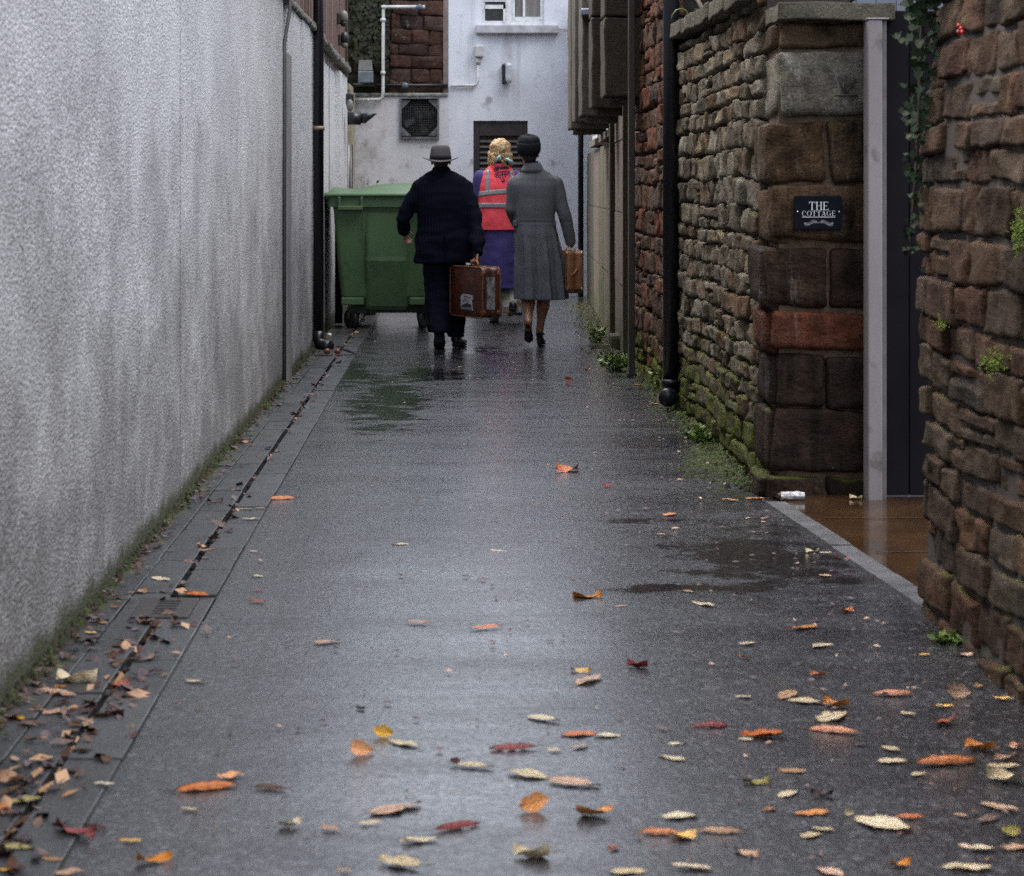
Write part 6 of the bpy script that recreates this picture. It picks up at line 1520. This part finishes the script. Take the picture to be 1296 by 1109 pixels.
# patchwork trousers
t = NT('patchwork'); x, y, z = t.xyz(); v_ = t.n('ShaderNodeTexVoronoi', distance='CHEBYCHEV'); v_.inputs['Scale'].default_value = 15; v_.inputs['Randomness'].default_value = .12; t.l(t.co, v_.inputs['Vector'])
sp = t.n('ShaderNodeSeparateColor'); t.l(v_.outputs['Color'], sp.inputs[0]); rp = t.n('ShaderNodeValToRGB'); rp.color_ramp.interpolation = 'CONSTANT'; t.l(sp.outputs[0], rp.inputs[0]); e = rp.color_ramp.elements
cols = [(.30, .28, .42), (.42, .40, .36), (.24, .06, .07), (.26, .27, .10), (.12, .15, .30), (.20, .12, .08), (.45, .42, .40)]
while len(e) < len(cols): e.new(.5)
for i, cc in enumerate(cols): e[i].position = i / len(cols); e[i].color = c4(cc)
M_PATCH = t.fin(rp.outputs[0], .85, t.bump(t.noise(200), .2, .001))
mb = MB()
for ks in (((vx(624), .01, vz(325), .085, .09), (vx(625), .03, vz(360), .078, .085), (vx(626.5), .015, vz(394), .066, .08)), ((vx(640), .01, vz(325), .085, .09), (vx(643), .0, vz(360), .095, .09), (vx(647), -.12, vz(395), .105, .085))):
    mb.rings([superring(r[0], r[1], r[2], r[3], r[4], 2.1, 36) for r in lerp_rings(ks, 6)])
o, nr = fuse(mb, .009, 3); wrinkle(o, nr, .010, (6, 6, 10), 4); o.build('trousers', M_PATCH, hv, world=False)
mb = MB(); mb.rings([superring(vx(626.5), .012, z, rx, .084, 2.1, 30) for z, rx in ((vz(401.5), .066), (vz(397), .070), (vz(394), .071))]); mb.build('trouser_cuff', simple('lime_cuff', (.38, .42, .12), (.50, .49, .42), .8, 30, (1, 1, 3)), hv, world=False)
shoe('shoe', hv, V((vx(626.5), -.02, 0)), .05, 0, .26, M_BLKL, M_SOLE, w=.052, heel=.018, hgt=.07); shoe('shoe', hv, V((vx(648.5), -.18, .075)), -.35, R(14), .26, M_BLKL, M_SOLE, w=.05, heel=.018, hgt=.07)
tag(hv, 'person with curly blond hair in coral hi-vis vest over a purple coat', 'person')
# ================================================================== fallen leaves
LEAVES = """115 803 18 yellow f|95 865 50 cream c|77 871 18 amber f|70 880 60 pink l|150 869 28 rust c|145 905 32 plum c|27 911 17 yellow c|48 902 24 tan f|72 903 32 tan f|42 918 40 brown f|104 917 26 pink c|15 990 40 pink c|33 1016 40 olive f|4 1026 18 salmon c|95 1055 60 crimson c|25 1076 42 olive f|66 1091 28 tan f|10 1106 26 yellow f|85 1104 44 pink f|133 995 28 cream f|247 862 26 cream f|252 896 14 brown f|290 981 34 amber c|262 997 78 salmon l|343 997 42 brown l|240 1024 24 cream f|165 1064 30 yellow f|195 1086 42 amber c|367 1042 30 cream c|418 1048 26 pink f|413 812 34 tan f|60 962 20 brown f|38 938 16 brown c|120 1046 36 plum l|18 963 14 tan f
485 928 27 yellow u|458 950 31 amber u|510 941 40 cream f|735 847 25 yellow c|745 861 36 pink f|806 842 27 crimson c|697 811 12 brown f|688 910 40 cream f|733 929 48 orange f|768 931 36 cream f|648 947 60 crimson l|702 949 20 cream f|733 945 24 pink f|602 969 46 cream f|576 963 14 plum u|667 980 50 cream f|727 991 66 pink f|676 1021 40 amber u|753 1030 44 amber c|500 1023 64 pink f|468 1041 30 cream f|580 1046 58 crimson l|530 1063 50 cream f|672 1082 44 cream c|505 1092 54 cream c|437 1101 20 tan f|776 1072 18 rust c|795 1103 50 cream f|838 1054 58 salmon l|864 1057 34 yellow c|852 942 14 cream f|852 960 28 cream f|456 895 12 plum c
945 814 22 cream f|1047 817 24 cream f|941 830 14 salmon c|1170 828 16 yellow f|1220 827 22 pink c|1035 853 18 orange c|1253 850 14 pink u|1260 856 16 rust c|1240 868 15 tan c|1130 878 54 salmon l|1212 878 34 pink u|1270 884 28 yellow f|1058 891 30 amber c|995 879 32 tan f|1020 888 44 cream f|940 882 24 cream f|1196 893 24 yellow f|1150 903 19 cream f|1195 913 37 rust c|1052 907 44 cream f|897 919 50 crimson l|965 930 50 orange c|946 936 24 cream f|1055 925 60 salmon l|857 941 24 cream f|850 959 34 cream f|1088 942 20 brown f|1128 948 20 cream f|1240 945 35 amber c|1287 943 18 salmon c|1128 963 40 cream f|1198 965 84 salmon l|1275 959 30 pink c|1270 969 44 cream f|1271 983 40 cream c|1162 980 20 cream f|957 989 32 olive c|1003 976 36 tan f|998 1005 30 cream f|1040 1005 26 plum c|975 1023 22 tan c|1026 1029 48 amber f|1074 1028 14 cream u|1115 1032 20 cream c|1152 1034 40 orange l|1118 1044 62 cream f|860 1033 46 cream f|1040 1049 30 cream f|1026 1057 30 cream f|1278 1052 28 olive c|1265 1021 40 tan f|912 1052 56 pink l|945 1078 36 tan c|1243 1074 36 cream f|1284 1072 34 tan f|1140 1092 30 amber c|1117 1075 18 plum l|1225 1098 66 cream f|875 1098 52 cream f|1050 1103 30 pink f|1217 1032 16 pink f|1250 1036 34 brown f
717 594 34 orange c|743 754 34 amber c|613 794 38 orange f|507 689 21 cream f|630 697 19 cream f|1018 794 38 amber f|1073 772 20 salmon c|890 765 28 cream f|848 651 20 salmon f|926 633 22 tan f|956 631 26 salmon f|720 480 11 rust u|355 631 37 salmon l|312 646 20 olive f|318 659 22 cream f|331 645 16 tan f|322 698 13 cream f|325 729 17 cream f|325 761 25 rust f|326 746 16 crimson f|249 755 34 orange l|272 635 20 plum c|270 682 14 brown c|262 698 20 tan f|204 735 27 cream f|308 560 14 tan c|179 749 18 pink c|530 787 30 pink f|768 613 14 crimson c|1065 711 17 crimson c|1028 697 16 cream c|1045 704 16 cream f|968 656 12 tan f|1083 633 15 cream c|1046 729 18 tan f|1036 817 18 cream f|835 676 14 pink f|786 767 16 pink f|870 748 14 tan f|500 688 6 brown c|168 752 14 tan f|200 692 12 brown c|190 700 12 rust f|210 775 16 brown f|145 770 12 rust f|130 790 14 tan f|238 620 10 tan f|320 535 8 brown c|335 512 9 tan f|744 466 9 tan c|690 438 6 brown f|828 511 9 rust f|838 519 11 brown f|817 519 8 tan f|843 528 8 brown c|808 487 10 amber f|876 535 10 brown c|885 545 12 rust c|757 443 13 tan f|770 437 12 rust f|744 460 9 rust f|762 452 10 brown f|775 455 10 brown f"""
def leafmesh(pose, seed):
    rs = random.Random(seed); mb = MB(); NU, NVv = 18, 6
    wid = rs.uniform(.20, .34); curl = rs.uniform(-.15, .2); fold = rs.uniform(.03, .14); twist = rs.uniform(-.12, .12)
    if pose == 'c': curl = rs.uniform(.8, 1.5); fold = rs.uniform(.3, .7); twist = rs.uniform(-.6, .6)
    if pose == 'l': curl = rs.uniform(-.2, .35); fold = 1.6; wid = .22
    if pose == 'u': curl = rs.uniform(.5, .9); fold = rs.uniform(.2, .5); wid = .34
    sk_ = rs.uniform(.65, 1.1)
    notch = [(rs.uniform(.2, .95), rs.choice((-1, 1)), rs.uniform(.05, .12)) for _ in range(rs.choice((0, 1, 2)))]
    grid = []
    for i in range(NU + 1):
        t_ = i / NU; wv = wid * (math.sin(PI * t_ ** sk_) ** .8) * (1 - .25 * t_) * (1 + .22 * noise.noise(V((t_ * 6, seed, 3)))) + .002
        a = curl * (t_ - .5); x = (t_ - .5) if abs(curl) < 1e-3 else math.sin(a) / curl; z0 = 0 if abs(curl) < 1e-3 else (1 - math.cos(a)) / curl
        row = []
        for j in range(NVv + 1):
            s = 2 * j / NVv - 1
            for (nt_, ns_, nw_) in notch:
                if s * ns_ > .4: s *= 1 - .5 * max(0, 1 - abs(t_ - nt_) / nw_)
            if pose == 'l':
                ang = s * 1.45; y = math.sin(ang) * wv * .62; z = wv * .62 * (math.cos(ang)) + z0
            else: y = s * wv; z = z0 + abs(s) ** 1.3 * wv * fold + s * twist * (t_ - .5) * .5
            nz = .022 * noise.noise(V((t_ * 5, s * 3, seed))) + (.05 * noise.noise(V((t_ * 4, s * 1.5 + 9, seed))) * abs(s) if pose in 'fc' else 0) 
            row.append(V((x, y , z + nz * 1.4)))
        grid.append(row)
    vs = [p for r in grid for p in r]; n = NVv + 1
    mb.add(vs, [(i * n + j, (i + 1) * n + j, (i + 1) * n + j + 1, i * n + j + 1) for i in range(NU) for j in range(NVv)], 0, True)
    e0 = grid[0][NVv // 2]; L = rs.uniform(.12, .38); k = rs.uniform(-.15, .15)
    mb.tube([e0 + V((.01, 0, 0)), e0 + V((-L * .5, k * .4, .0)), e0 + V((-L, k, .015))], [.010, .008, .007], 5, mi=1)
    mb.tube([grid[i][NVv // 2] + V((0, 0, .004)) for i in range(NU + 1)], [.010] * 4 + [.006] * 15, 4, mi=1)
    zmin = min(v.z for v in mb.v); mb.v = [v - V((0, 0, zmin)) for v in mb.v]
    return mb
BL_ = {}
def BLADE(key):
    if key not in BL_: BL_[key] = sorted({i for p in cache[key].polygons if p.material_index == 0 for i in p.vertices})
    return BL_[key]
CW = {'cream': 'pale cream', 'yellow': 'bright yellow', 'amber': 'amber', 'orange': 'orange', 'rust': 'rusty red', 'crimson': 'dark red', 'salmon': 'pinkish orange', 'pink': 'pinkish tan', 'tan': 'tan', 'brown': 'dark brown', 'plum': 'blackish', 'olive': 'olive yellow'}
PW = {'f': 'flat', 'c': 'curled', 'l': 'long rolled', 'u': 'upright'}
items = []; rng = random.Random(99)
cache = {}
for row in LEAVES.split('\n'):
    for it in row.split('|'):
        a = it.split(); px, py, wp, colr, pose = float(a[0]), float(a[1]), float(a[2]), a[3], a[4]
        p = gp(px, py + (2 if pose in 'cu' else 0)); d = p.y; w_ = wp * d / F
        k = rng.randrange(6); key = (pose, colr, k)
        if key not in cache: cache[key] = leafmesh(pose, k * 7 + ord(pose)).mesh('leaf_' + colr, [LM[colr], LM['brown']])
        if pose == 'f': th = rng.gauss(0, .45); size = w_ / max(.6, abs(math.cos(th)))
        elif pose == 'l': th = rng.gauss(0, .22); size = w_ / math.cos(th)
        elif pose == 'c': th = rng.uniform(-.8, .8); size = w_ * 1.15
        else: th = rng.uniform(-.4, .4); size = w_ * 1.02
        if rng.random() < .5: th += PI
        o = bpy.data.objects.new('leaf', cache[key]); COL.objects.link(o)
        zz = .008 if p.x < -.79 else .003
        if p.x < -.79: zz = .008
        if p.x > 1.40 and d > 6.7 and d < 9.1: zz = .014
        tiltx = rng.gauss(0, .03); 
        if pose == 'u': tiltx = R(58) if math.cos(th) > 0 else R(-58); zz += size * .12
        if pose == 'c': tiltx = rng.gauss(0, .22); zz += size * .03
        o.location = (p.x, p.y, zz); o.rotation_euler = (tiltx, rng.gauss(0, .02), th)
        if pose == 'u':
            o.rotation_euler = (R(62), rng.uniform(-.3, .3), rng.uniform(-.35, .35)); o.location.z = .004 + size * .28
        ysq = {'f': .95, 'c': 1.0, 'l': .9, 'u': 1.0}[pose]
        o.scale = (size, size * ysq, size * (.55 if pose == 'f' else 1))
        eu = o.rotation_euler.to_matrix(); zs_ = [(eu @ Vector((v.co.x * o.scale.x, v.co.y * o.scale.y, v.co.z * o.scale.z))).z for v in (cache[key].vertices[i_] for i_ in BLADE(key))]
        o.location.z = (.006 if p.x < -.79 else (.013 if (p.x > 1.40 and 6.7 < d < 9.1) else .000)) - min(zs_) - .12 * (max(zs_) - min(zs_)) * (1 if pose in 'fl' else .9)
        items.append([o, px, py, wp, colr, pose, p])
def zone(px, py, p):
    if p.x < -1.06: return 'against the foot of the white wall'
    if p.x < -.79: return 'on the gutter beside the white wall' if py > 560 else 'on the gutter before the downpipe'
    if p.x > 1.35 and 6.9 < p.y < 9.2: return 'by the brown gateway paving'
    if p.y > 11 and p.x > .7: return 'by the mossy stone wall foot'
    if p.x > 1.1 and p.y < 6.8: return 'near the brown stone wall'
    if p.y > 9: return 'on the wet asphalt well up the alley'
    if p.x > .5: return 'on wet asphalt between mid alley and stone wall'
    if p.x < -.35: return 'on wet asphalt close to the gutter'
    return 'in the middle of the wet asphalt'
def sz(wm): return 'big' if wm > .105 else ('small' if wm < .055 else 'medium')
lab = {}
for it in items:
    o, px, py, wp, colr, pose, p = it
    base = '%s %s %s leaf' % (sz(wp * p.y / F), PW[pose], CW[colr]); it.append(base); it.append(zone(px, py, p))
    lab.setdefault(base + ' ' + it[8], []).append(it)
used = set()
for base, its in lab.items():
    if len(its) == 1: its[0].append(base); used.add(base); continue
    for it in its:       # tell it apart by the leaf beside it
        best = None
        zs_ = 'in the gutter' if it[6].x < -.79 else ('up the alley' if it[6].y > 9 else 'on the asphalt')
        for q in sorted(items, key=lambda q: (q[1] - it[1]) ** 2 + ((q[2] - it[2]) * 2) ** 2)[1:7]:
            rel = 'left of' if q[1] > it[1] else 'right of'
            if abs(q[1] - it[1]) < 14: rel = 'behind' if q[2] > it[2] else 'in front of'
            a = '%s %s, %s a %s %s one' % (it[7], zs_, rel, PW[q[5]], CW[q[4]])
            if a not in used and len(a.split()) <= 16: best = a; break
        if best is None:
            k = sorted(its, key=lambda q: q[2]).index(it)
            best = '%s, %s from the top of those %s' % (it[7], ['first', 'second', 'third', 'fourth', 'fifth', 'sixth', 'seventh', 'eighth', 'ninth', 'tenth', 'eleventh', 'twelfth'][k], zs_)
        used.add(best); it.append(best)
for it in items: tag(it[0], it[9], 'leaf', 'fallen leaves on the alley floor')
